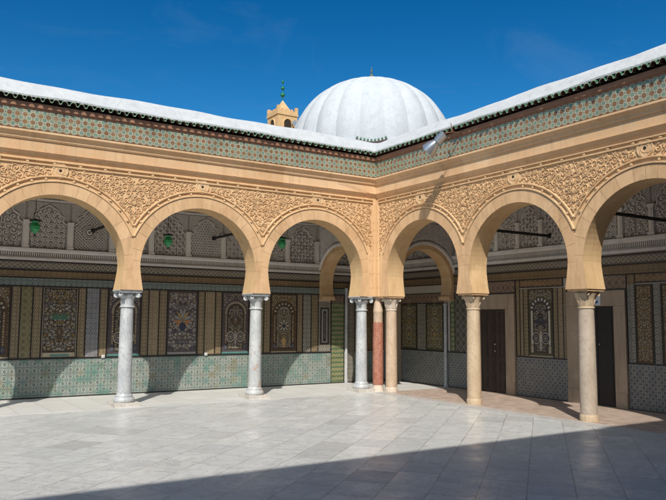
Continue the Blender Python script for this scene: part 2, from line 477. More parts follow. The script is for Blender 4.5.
# floor ----------------------------------------------------------------------
def f_floor():
    m = Mat('marble_paving', .3, .5)
    ca, sa = math.cos(R(40.7)), math.sin(R(40.7))
    a = m.x*ca + m.y*sa
    b = (m.x*sa - m.y*ca) + m.noise(.35, 2)*.02
    W, L = .5, .62
    bi = b/W + .23; ib = bi.floor()
    ai = a/L + m.white(ib, 3.0)*1.0; ia = ai.floor()
    w = m.white(ia, ib); w2 = m.white(ib, ia)
    tn = w*w
    c = m.mix(tn, (.645,.645,.62), (.48,.49,.48))
    c = m.mix(w2.gt(.94)*.5, c, (.36,.37,.37))
    c = m.mix(w2.lt(.08)*.6, c, (.66,.65,.615))
    c = m.mix(w2.gt(.84)*.2, c, (.50,.46,.41))
    n = m.noise(2.4, 7, .62, vec=m.vec(m.x+w*40, m.y+w2*60, w*20), dist=1.2)
    c = m.mix(n.ramp(.36, .70)*.55, c, (.38,.38,.375))
    ve = (m.noise(1.9, 7, .65, vec=m.vec(m.x+w*30, m.y*1.6+w2*50, w*9), dist=2.0)-.5).abs().ramp(.03, 0)*.5
    c = m.mix(ve, c, (.24,.245,.26))
    dirt = m.noise(.8, 7, .7).ramp(.45, .75)*.38
    c = m.mix(dirt, c, (.33,.31,.285))
    ea = (ai.frac()-.5).abs(); eb = (bi.frac()-.5).abs()
    jt = m.noise(3, 3, .6)
    j = ea.gt(.4925).max(eb.gt(.489))
    c = m.mix(j*(jt.ramp(.3, .65)*.65+.2), c, (.15,.12,.10))
    m.color(c)
    m.rough(n*.24 + w*.14 + .14 + dirt*.7)
    m.bump((j*-1.0) + m.noise(5, 4, .6)*.16 + w*.8*1.0 + m.noise(60, 3)*.05, .25, .006)
    return m.m
M['floor'] = f_floor()

def f_gfloor(c0, c1, jc, name, p=.12):
    m = Mat(name, .55, .3)
    cu, cv, iu, iv = cell(m.x, m.y, p)
    w = m.white(iu, iv)
    c = m.mix(w, c0, c1)
    c = m.mix(m.noise(1.5, 6, .7).ramp(.4, .8)*.4, c, tuple(q*1.25 for q in c1))
    j = cu.abs().max(cv.abs()).gt(.47)
    c = m.mix(j*.6, c, jc)
    m.color(c).bump(j*-1.0 + m.noise(30, 4)*.3, .3, .005); return m.m
M['gfloorR'] = f_gfloor((.33,.245,.195), (.46,.36,.295), (.17,.12,.09), 'terracotta_paving', .15)
M['gfloorL'] = f_gfloor((.49,.48,.455), (.55,.54,.52), (.42,.40,.37), 'beige_paving', .6)
M['kerb'] = marble('kerb_marble', (.40,.38,.36), (.52,.49,.46), (.33,.28,.25), rough=.45)
M['earth'] = plain('dry_earth', (.30,.22,.15), .95)

# ------------------------------------------------------------------ layout constants
D = 2.45                              # depth of the galleries
WT = .5                               # thickness of the arcade walls
ZC = 2.9                              # springing of the arches
ZT = 4.85                             # gallery ceiling
FL = Fr('L', 0.0); FRr = Fr('R', 0.0)
LC = [-12.36, -9.34, -6.32, -3.30, -.28]           # column axes, left arcade (u = x)
RC = [.315, 3.2525, 6.19, 9.1275, 12.065]                 # column axes, right arcade (u = -y)
UL0 = -13.4; UR1 = 13.0

def arch_pts(uc, hw, r, zbot=2.4, flare=.075, n=40):
    pts = []
    for i in range(6):
        z = zbot + (ZC-zbot)*i/6
        pts.append((uc - (hw - flare*((ZC-z)/.5)**1.3), z))
    for i in range(n+1):
        a = PI - PI*i/n
        pts.append((uc + r*math.cos(a), ZC + r*math.sin(a)))
    for i in range(5, -1, -1):
        z = zbot + (ZC-zbot)*i/6
        pts.append((uc + (hw - flare*((ZC-z)/.5)**1.3), z))
    return pts

def scroll_points(inside, box, rmin, rmax, tries, seed, gap=.8):
    rnd = random.Random(seed); out = []
    x0, x1, z0, z1 = box
    rr = rmax
    for lev in range(4):
        rr = rmax - (rmax-rmin)*lev/3
        for _ in range(tries):
            x, z = rnd.uniform(x0, x1), rnd.uniform(z0, z1)
            if not inside(x, z): continue
            if any(not inside(x+rr*.85*math.cos(a), z+rr*.85*math.sin(a)) for a in (0, .8, 1.57, 2.4, 3.14, 3.9, 4.7, 5.5)): continue
            if any((x-q[0])**2+(z-q[1])**2 < ((rr+q[2])*gap)**2 for q in out): continue
            out.append((x, z, rr))
    return out
def spiral(x, z, r, a0, hand, turns=1.5, n=18, rend=.18):
    return [(x + r*(1-(1-rend)*i/n)*math.cos(a0+hand*turns*2*PI*i/n), z + r*(1-(1-rend)*i/n)*math.sin(a0+hand*turns*2*PI*i/n)) for i in range(n+1)]

# ------------------------------------------------------------------ arcade walls
def arcade(F, cols, uend_near, name_thing, left):
    """cols: column axes in increasing u. left: the corner is at the right end (u = 0), else at the left end (u = 0)"""
    bay = cols[1]-cols[0]; hb = bay/2
    r = 1.345 if left else 1.30
    re = r + .245
    T = name_thing
    tz = 4.97
    for i in range(len(cols)-1):
        uc = (cols[i]+cols[i+1])/2
        ins = arch_pts(uc, r, r)
        g = G()
        outp = []
        for (u, z) in ins:
            if z <= ZC: 
                outp.append((uc - hb if u < uc else uc + hb, z)); continue
            a = math.atan2(z-ZC, u-uc)
            ou, oz = uc+re*math.cos(a), ZC+re*math.sin(a)
            if abs(ou-uc) > hb: ou = uc + math.copysign(hb, ou-uc); oz = max(z, ZC + hb*abs(math.tan(a)))
            oz = min(oz, ZC+re)
            outp.append((ou, oz))
        # body: front ring, back ring, soffit
        for k in range(len(ins)-1):
            a, b, c, d = ins[k], ins[k+1], outp[k+1], outp[k]
            g.face([F(*a, .012), F(*b, .012), F(*c, .012), F(*d, .012)][::-1], 0, .5)
            g.face([F(*a, -WT), F(*b, -WT), F(*c, -WT), F(*d, -WT)], 1, .5)
            g.face([F(*a, .012), F(*a, -WT), F(*b, -WT), F(*b, .012)][::-1], 1, .5)
            g.face([F(*d, .012), F(*c, .012), F(*c, -.03), F(*d, -.03)], 0, .5)
        g.face([F(*ins[0], .012), F(*outp[0], .012), F(*outp[0], -WT), F(*ins[0], -WT)], 1, .4)
        g.face([F(*ins[-1], .012), F(*ins[-1], -WT), F(*outp[-1], -WT), F(*outp[-1], .012)], 1, .4)
        # facing blocks
        rnd = random.Random(i*13 + (5 if left else 77))
        k = 0; n = len(ins)
        while k < n-1:
            step = 7 if (k == 0 or k >= n-8) else rnd.choice((2, 3, 3))
            e = min(k+step, n-1)
            t = .55 if (k == 0 or e == n-1) else rnd.random()
            def sh(p, q, f): return (p[0]+(q[0]-p[0])*f, p[1]+(q[1]-p[1])*f)
            A = [ins[k]] + ins[k+1:e] + [ins[e]]; B = [outp[k]] + outp[k+1:e] + [outp[e]]
            if k > 0: A[0] = sh(A[0], A[1], .04); B[0] = sh(B[0], B[1], .04)
            for q in range(len(A)-1):
                g.face([F(*A[q], .02), F(*B[q], .02), F(*B[q+1], .02), F(*A[q+1], .02)], 0, t)
            g.face([F(*A[0], .012), F(*B[0], .012), F(*B[0], .02), F(*A[0], .02)], 0, t)
            k = e
        g.put('archivolt', [M['stone'], M['soffit']], T)
        # two ribs round the arch with beads between, and the knot above the crown
        g = G()
        for rr, w, h in ((re+.025, .045, .040), (re+.125, .042, .038)):
            am = math.acos(min(1, (hb-.02)/rr))
            pts = [(uc+rr*math.cos(a), ZC+rr*math.sin(a)) for a in np.linspace(am, PI-am, 49)]
            g.ridge(F, pts, w, 0, h, top=.55)
        rr = re+.074; am = math.acos(min(1, (hb-.07)/rr))
        nb = 13
        for q in range(nb):
            a = am + (PI-2*am)*(q+.5)/nb
            if abs(a-PI/2) < .12: continue
            bu, bz = uc+rr*math.cos(a), ZC+rr*math.sin(a)
            g.prism(F, [(bu+.026*math.cos(s*PI/4), bz+.026*math.sin(s*PI/4)) for s in range(8)], 0, .032)
        g.put('arch_rib', M['carved'], T, 40)
        g = G(); kz = 4.735
        for rr, w, h in ((.145, .032, .026), (.072, .026, .025)):
            g.ridge(F, [(uc+rr*math.cos(a), kz+rr*math.sin(a)) for a in np.linspace(0, 2*PI, 25)[:-1]], w, 0, h, closed=True)
        g.prism(F, [(uc+.15*math.cos(s*PI/12), kz+.15*math.sin(s*PI/12)) for s in range(24)], 0, .018)
        for s in range(4):
            a0 = s*PI/2+.4
            g.ridge(F, [(uc+(.09+.06*q/5)*math.cos(a0+q*.22), kz+(.09+.06*q/5)*math.sin(a0+q*.22)) for q in range(6)], .02, .015, .027)
        g.prism(F, [(uc+.03*math.cos(s*PI/5), kz+.03*math.sin(s*PI/5)) for s in range(10)], .017, .022, 1)
        g.put('arch_knot', [M['carved'], M['hole']], T, 40)
    # spandrels: carved ground between the crowns, centred on every column
    cs = [(cols[i]+cols[i+1])/2 for i in range(len(cols)-1)]
    for i, uc in enumerate(cols):
        lo = cs[i-1] if i > 0 else (uc - .9 if left else 0.0)
        hi = cs[i] if i < len(cols)-1 else (uc + .9 if not left else 0.0)
        g = G()
        us = sorted(set([round(q, 4) for q in np.linspace(lo, hi, 41)] + [uc]))
        def zlow(u):
            best = 2.4
            for c in cs:
                if abs(u-c) < re: best = max(best, ZC+math.sqrt(max(0, re*re-(u-c)**2)))
            if best < 3.3 and uc-hb <= u <= uc+hb and (i not in (0, len(cols)-1)): best = 3.3
            return best
        for a, b in zip(us[:-1], us[1:]):
            za, zb = zlow(a), zlow(b)
            g.face([F(a, za, 0), F(b, zb, 0), F(b, tz, 0), F(a, tz, 0)], 0)
            g.face([F(a, za, -WT), F(a, ZT+.1, -WT), F(b, ZT+.1, -WT), F(b, zb, -WT)], 0)
        g.put('spandrel_ground', M['carved'], T)
        def inside(u, z):
            if z > 4.785 or z < 3.3 or u < lo+.01 or u > hi-.01: return False
            if left and u > -.15: return False
            if (not left) and u < .15: return False
            for c in cs:
                if math.hypot(u-c, z-ZC) < re+.155: return False
                if math.hypot(u-c, z-4.735) < .185: return False
            return True
        g = G(); sp = []
        whole = (0 < i < len(cols)-1)
        if whole:
            half = scroll_points(lambda x, z: inside(x, z) and x < uc-.0, (lo, uc, 3.3, 4.75), .016, .078, 2400, i*7+(1 if left else 50), .93)
            for x, z, q in half: sp += [(x, z, q, 1), (2*uc-x, z, q, -1)]
            for zz in np.arange(3.72, 4.7, .17): sp.append((uc, zz, 0, 0))
        else:
            for x, z, q in scroll_points(inside, (lo, hi, 2.6, 4.75), .016, .078, 2600, i*7+3, .93): sp.append((x, z, q, random.choice((1, -1))))
        rnd = random.Random(i*3+1)
        for x, z, q, hd in sp:
            if hd == 0:
                if inside(x, z):
                    g.prism(F, [(x, z-.06), (x+.028, z), (x, z+.06), (x-.028, z)], 0, .035)
                continue
            a0 = 1.2 + (x*7+z*11) % 6.28; a0 = a0 if hd > 0 else PI-a0
            if q > .026:
                g.ridge(F, spiral(x, z, q*.97, a0, hd, 1.4, 13), .020, 0, .021, top=.5)
                g.prism(F, [(x+.012*math.cos(s*PI/3), z+.012*math.sin(s*PI/3)) for s in range(6)], 0, .018)
                for s in range(3):      # leaves round the scroll
                    a = a0 + s*2.1*hd
                    lu, lz = x+q*1.12*math.cos(a), z+q*1.12*math.sin(a)
                    if inside(lu, lz):
                        ca, sa = math.cos(a+hd*.9), math.sin(a+hd*.9)
                        g.prism(F, [(lu-ca*.022, lz-sa*.022), (lu+sa*.010, lz-ca*.010), (lu+ca*.026, lz+sa*.026), (lu-sa*.010, lz+ca*.010)], 0, .020)
            else:
                ca, sa = math.cos(a0), math.sin(a0)
                g.prism(F, [(x-ca*.022, z-sa*.022), (x+sa*.011, z-ca*.011), (x+ca*.022, z+sa*.022), (x-sa*.011, z+ca*.011)], 0, .021)
        if g.f: g.put('spandrel_carving', M['carved'], T)
    # long mouldings -----------------------------------------------------------
    far = UL0 if left else UR1
    def sweep(prof, name, mat, blocks=0, seed=0, smooth=0, closed=False):
        """profile of (d, z) swept along the wall to the mitred corner"""
        g = G(); rnd = random.Random(seed)
        cuts = [0.0]
        if blocks:
            while cuts[-1] < 12.4: cuts.append(cuts[-1]+rnd.uniform(.7, 1.3)*blocks)
            cuts = cuts[1:-1]
        for (d0, z0), (d1, z1) in zip(prof[:-1], prof[1:]):
            if left: ends = [(far, far)] + [(-c, -c) for c in cuts[::-1]] + [(-d0, -d1)]
            else: ends = [(d0, d1)] + [(c, c) for c in cuts] + [(far, far)]
            for q, (a, b) in enumerate(zip(ends[:-1], ends[1:])):
                t = random.Random(seed*31+q).random() if blocks else .5
                g.face([F(a[0], z0, d0), F(b[0], z0, d0), F(b[1], z1, d1), F(a[1], z1, d1)], 0, t)
        return g.put(name, mat, T, smooth)
    sgn = 1 if left else -1
    g = G()
    a0, a1 = (far, -.13) if left else (.13, far)
    g.ridge(F, [(a0, 4.822), (a1, 4.822)], .045, 0, .036, top=.6)
    g.ridge(F, [(a0, 4.90), (a1, 4.90)], .035, 0, .04, top=.6)
    k = 0
    while .45 + k*.5 < 12.5:
        u = -sgn*(.45 + k*.5); k += 1
        g.prism(F, [(u-.03, 4.846), (u+.03, 4.846), (u+.02, 4.886), (u-.02, 4.886)], 0, .03)
    g.put('upper_rib', M['carved'], T, 40)
    sweep([(0, 4.955), (.022, 4.97), (.022, 4.985), (.06, 5.03), (.085, 5.05), (.085, 5.06), (.06, 5.062), (.06, 5.27), (.085, 5.275), (.10, 5.30),
           (.10, 5.33), (.15, 5.385), (.17, 5.405), (.17, 5.44), (.155, 5.448), (0, 5.454)], 'cornice', M['cornice'], 1.0, 3 if left else 4)
    sweep([(.10, 5.445), (.10, 5.875)], 'tile_frieze', M['frieze'])
    sweep([(.101, 5.456), (.108, 5.456), (.108, 5.474), (.101, 5.474)], 'dark_tile_edging', M['dark'])
    sweep([(0, 5.868), (.115, 5.872), (.115, 5.90), (.14, 5.905), (.14, 5.995), (.11, 6.0), (.0, 6.01)], 'eave_board', M['fascia'])
    # eave tiles: corrugated row of half-round glazed tiles
    g = G(); p = .165; e0 = .245
    prof = []
    for q in range(9): a = PI - PI*q/8; prof.append((p*.34*math.cos(a), .060*math.sin(a)))
    for q in range(1, 6): a = PI*q/6; prof.append((p*.34 + p*.32*q/6, -.016*math.sin(a)))
    nt = int(12.6/p)
    rnd = random.Random(9)
    for k in range(nt):
        base = .26 + k*p
        uu = -base if left else base
        rz = rnd.uniform(-.006, .006); rd = rnd.uniform(-.015, .015); tt = rnd.random()
        pr = [(uu + q[0], q[1]) for q in prof] + [(uu + p - p*.34, 0.0)]
        for (ua, za), (ub, zb) in zip(pr[:-1], pr[1:]):
            zf, zb_ = 6.045+rz, 6.10+rz
            A, B = e0+rd, -.02
            th = .017
            g.face([F(ua, zf+za, A), F(ub, zf+zb, A), F(ub, zb_+zb, B), F(ua, zb_+za, B)], 0, tt)
            g.face([F(ua, zf+za-th, A), F(ua, zb_+za-th, B), F(ub, zb_+zb-th, B), F(ub, zf+zb-th, A)], 2, tt)
            g.face([F(ua, zf+za-th, A), F(ub, zf+zb-th, A), F(ub, zf+zb, A), F(ua, zf+za, A)], 1, tt)
    g.put('roof_tiles', [M['greenglaze'], M['tilerim'], M['terracotta']], T)
    # limewashed roof edge, a little uneven as laid by hand
    g = G()
    prof = [(.20, 6.10), (.205, 6.135), (.175, 6.175), (.10, 6.26), (.02, 6.36), (-.06, 6.43), (-.14, 6.475), (-.30, 6.49), (-1.2, 6.47), (-3.0, 6.45)]
    n = 90
    for a in range(n):
        for (d0, z0), (d1, z1) in zip(prof[:-1], prof[1:]):
            q = []
            for (f, d, z) in ((a/n, d0, z0), ((a+1)/n, d0, z0), ((a+1)/n, d1, z1), (a/n, d1, z1)):
                e = -d if left else d
                u = far + (e-far)*f if left else e + (far-e)*f
                wob = (math.sin(u*1.7+d*9)*.010 + math.sin(u*4.3+d*17)*.006) if 0 < f < 1 else 0
                q.append(F(u, z+wob, d+wob*.5))
            g.face(q, 0)
    g.put('roof', M['lime'], T, 40)
    # inner face above the arches and end pier
    g = G()
    if left: g.box(far, cols[0], 0.001, WT, 0, 6.3, 0, .5)
    else: g.box(0.001, WT, -far, -cols[-1], 0, 6.3, 0, .5)
    g.put('end_pier', M['stone'], T)

LA = thing('arcade_wall', (-6.3, 0, 0), 'sandstone arcade wall on white marble columns, left of the courtyard corner', 'arcade')
arcade(FL, LC, UL0, LA, True)
RA = thing('arcade_wall', (0, -6.2, 0), 'sandstone arcade wall on beige columns, with a floodlight on its eave', 'arcade')
arcade(FRr, RC, UR1, RA, False)

# corner pier: solid L of stone between the two nearest arches
g = G()
def pier(x0, x1, y0, y1, faces=True):
    g.box(x0, x1, y0, y1, 2.4, 4.86, 0, .45)
g.box(LC[-1], WT, .001, WT-.001, 2.402, 4.86, 0, .5)
g.box(.001, WT-.001, -RC[0], .001, 2.402, 4.86, 0, .55)
for (x0, x1, y0, y1) in ((-.125, -.02, -.034, .0), (-.034, .0, -.125, -.034)):
    g.box(x0, x1, y0, y1, 2.40, 4.80, 0, .8)
for s in (-.055, -.095):
    g.box(s-.009, s+.009, -.041, -.034, 2.42, 4.78, 0, .3)
    g.box(-.041, -.034, s-.009, s+.009, 2.42, 4.78, 0, .3)
for z in (2.62, 2.98, 3.32, 3.44, 3.78, 4.1, 4.3):
    for s in (-.03, -.11, -.19):
        FL_ = Fr('L', 0); 
        g.poly(FL, [(s+.010*math.cos(q*PI/4), z+.010*math.sin(q*PI/4)) for q in range(8)], .0225 if s < -.13 else .036, 1)
        g.poly(FRr, [(-s+.010*math.cos(q*PI/4), z+.010*math.sin(q*PI/4)) for q in range(8)], .0225 if s < -.13 else .036, 1)
g.put('corner_pier', [M['carved'], M['hole']], LA)

# ------------------------------------------------------------------ columns
GC = 'columns carrying the courtyard arcades'
def white_column(x, y, mat, label):
    t = thing('column', (x, y, 0), label, 'column', GC)
    g = G(); g.box(x-.27, x+.27, y-.27, y+.27, 0, .075); 
    g.put('plinth', M['plinth'], t)
    g = G(); g.lathe((x, y, 0), [(.20,.075), (.215,.095), (.22,.125), (.21,.155), (.185,.175), (.175,.185), (.18,.20), (.175,.222), (.155,.235), (.148,.26)], 32)
    g.put('base', mat, t, 45)
    g = G(); g.lathe((x, y, 0), [(.150,.262), (.1465,.5), (.143,1.0), (.137,1.6), (.131,2.03)], 32)
    g.put('shaft', mat, t, 60)
    g = G(); g.lathe((x, y, 0), [(.131,2.032), (.150,2.036), (.157,2.05), (.150,2.064), (.135,2.07), (.137,2.2), (.150,2.235), (.175,2.262), (.18,2.28), (.165,2.30), (.165,2.345)], 32)
    g.box(x-.235, x+.235, y-.235, y+.235, 2.345, 2.378); g.box(x-.25, x+.25, y-.25, y+.25, 2.378, 2.40)
    for sx in (-1, 1):
        for sy in (-1, 1):        # corner volutes
            c = Vector((x+sx*.178, y+sy*.178, 2.292)); dv = Vector((sx, -sy, 0)).normalized()
            g.tube([c-dv*.035, c-dv*.012, c+dv*.012, c+dv*.035], .05, 12, rs=[.052, .036, .036, .052])
        g.box(x-.05+sx*.0, x+.05, y+sx*.165-.02, y+sx*.165+.02, 2.275, 2.33)
        g.box(x+sx*.165-.02, x+sx*.165+.02, y-.05, y+.05, 2.275, 2.33)
    g.put('capital', mat, t, 45)
    return t
yc = .25
white_column(LC[1], yc, M['wmarble'], 'white marble column just outside the left edge, its pier shading the leftmost tiles')
white_column(LC[2], yc, M['wmarble'], 'grey-veined white marble column on a square plinth, leftmost of the columns in view')
white_column(LC[3], yc, M['rustmarble'], 'white marble column with a rusty streak, between the leftmost column and the courtyard corner')
white_column(LC[4], yc, M['wmarble'], 'white marble column standing immediately left of the red column at the courtyard corner')

def beige_column(x, y, mat, cap, label, rs=1.0):
    t = thing('column', (x, y, 0), label, 'column', GC)
    g = G(); g.lathe((x, y, 0), [(.168*rs,0), (.168*rs,.10), (.160*rs,.125), (.155*rs,.13)], 32); g.put('base', cap, t, 40)
    g = G(); g.lathe((x, y, 0), [(.152*rs,.13), (.153*rs,.6), (.149*rs,1.2), (.143*rs,1.8), (.138*rs,2.04)], 32); g.put('shaft', mat, t, 60)
    g = G()
    def fl(r, z, a):
        k = max(0, min(1, (z-2.07)/.25))
        return r*(1 + .10*k*abs(math.cos(4*a))**3 - .03*k)
    g.lathe((x, y, 0), [(.138*rs,2.042), (.152*rs,2.05), (.152*rs,2.07), (.140*rs,2.08), (.146,2.14), (.158,2.20), (.178,2.26), (.205,2.31), (.215,2.325)], 48, fn=fl)
    for k in range(8):      # leaf tips curling outwards
        a = k*PI/4 + PI/8
        ca, sa = math.cos(a), math.sin(a)
        for (r0, z0, r1, z1, w) in ((.145, 2.10, .176, 2.205, .035),):
            px, py = -sa*w, ca*w
            A = (x+ca*r0+px, y+sa*r0+py, z0); B = (x+ca*r0-px, y+sa*r0-py, z0); Cc = (x+ca*r1, y+sa*r1, z1); Dd = (x+ca*(r1-.02), y+sa*(r1-.02), z1+.012)
            g.face([B, A, Cc]); g.face([A, Dd, Cc]); g.face([B, Cc, Dd])
    g.box(x-.17, x+.17, y-.17, y+.17, 2.322, 2.362)
    for sx in (-1, 1):
        for sy in (-1, 1):
            c = Vector((x+sx*.155, y+sy*.155, 2.305)); dv = Vector((sx, -sy, 0)).normalized()
            g.tube([c-dv*.03, c+dv*.03], .032, 10)
    g.put('capital', cap, t, 40)
    g = G(); g.box(x-.235, x+.235, y-.225, y+.225, 2.362, 2.40); g.put('impost_slab', M['cornice'], t)
    return t
xc = .25
beige_column(xc, -RC[0], M['creampink'], M['palecap'], 'slim beige column standing immediately right of the red column at the courtyard corner', .95)
beige_column(xc, -RC[1], M['cream'], M['cream'], 'beige column in front of the frame of the brown double door')
beige_column(xc, -RC[2], M['greyrose'], M['cream'], 'mottled beige-grey column in front of the black doorway, nearest column on the right')
beige_column(xc, -RC[3], M['greyrose'], M['palecap'], 'beige column just outside the right edge, beyond the black doorway')
# red column in the corner
rx, ry = .10, .05
t = thing('column', (rx, ry, 0), 'red mottled column with a pale capital, squeezed into the courtyard corner', 'column', GC)
g = G(); g.lathe((rx, ry, 0), [(.155,0), (.15,.06), (.14,.10), (.13,.15), (.128,.17)], 28); g.put('base', M['palecap'], t, 40)
g = G(); g.lathe((rx, ry, 0), [(.135,.17), (.138,.6), (.136,1.2), (.131,1.745)], 28); g.put('shaft', M['red'], t, 60)
g = G(); g.lathe((rx, ry, 0), [(.122,1.747), (.122,2.0), (.13,2.02), (.125,2.05), (.10,2.25), (.085,2.33), (.12,2.40)], 28); g.put('capital', M['creampink'], t, 40)

# ------------------------------------------------------------------ gallery back walls
BL = Fr('L', D); BR = Fr('R', D)
LW = thing('gallery_wall', (-4.0, D, 0), 'shaded gallery wall with sunlit green tile dado, behind the white marble columns', 'tiled wall')
RW = thing('gallery_wall', (D, -2.5, 0), 'shaded gallery wall with two doors and a blue-grey tile dado', 'tiled wall')
# wall bodies
g = G(); g.box(-13.4, D+.5, D+.0, D+.5, 0, 6.40); g.put('wall', M['plaster'], LW)
g = G(); g.box(D, D+.5, -13.4, D-.002, 0, 6.38)
g.put('wall', M['plaster'], RW)
g = G(); g.box(-13.4, D-.003, WT-.1, D-.003, ZT, ZT+.25); g.put('ceiling', M['ceil'], LW)
g = G(); g.box(WT-.1, D-.004, -13.4, WT-.1, ZT+.002, ZT+.25); g.put('ceiling', M['ceil'], RW)

def surf(F, T, name, mat, u0, u1, z0, z1, d=.012):
    g = G(); g.rect(F, u0, u1, z0, z1, 0, d); return g.put(name, mat, T)

def scallop_arch(g, F, uc, zs, r, n, d, ca, cb, w=.075):
    for k in range(n):
        a, b = PI*k/n, PI*(k+1)/n
        g.poly(F, [(uc+(r)*math.cos(a), zs+r*math.sin(a)), (uc+(r+w)*math.cos(a), zs+(r+w)*math.sin(a)), (uc+(r+w)*math.cos(b), zs+(r+w)*math.sin(b)), (uc+r*math.cos(b), zs+r*math.sin(b))], d, ca if k % 2 else cb)

def ornament(g, F, u0, u1, z0, z1, d, cols, seed, w=.014, rmax=.075, rmin=.022, avoid=None):
    w *= .72; rmax = max(.024, rmax*.52); rmin = .009
    """mirror-symmetric foliage drawn in thin glaze lines"""
    uc = (u0+u1)/2
    def ins(x, z): return u0+.01 < x < uc+.005 and z0+.01 < z < z1-.01 and not (avoid and avoid(x-uc, z))
    pts = scroll_points(ins, (u0, uc, z0, z1), rmin, rmax, 1600, seed, .94)
    rnd = random.Random(seed)
    for x, z, r in pts:
        c = ei(rnd.choice(cols)); a0 = rnd.uniform(0, 6.28); h = rnd.choice((1, -1))
        leaf = rnd.random() < .4
        for sx in (1, -1):
            P = lambda q: (uc+(q[0]-uc)*sx, q[1])
            if r > rmin*1.25:
                pl = [P(q) for q in spiral(x, z, r*.95, a0, h, 1.3, 9)]
                g.line(F, pl, min(w, r*.32), d, c)
                if leaf: 
                    cx, cz = P((x, z)); g.disc(F, cx, cz, r*.32, d+.001, ei(rnd.choice(cols)), 6)
            else:
                cx, cz = P((x, z)); g.disc(F, cx, cz, r*.8, d, c, 6)

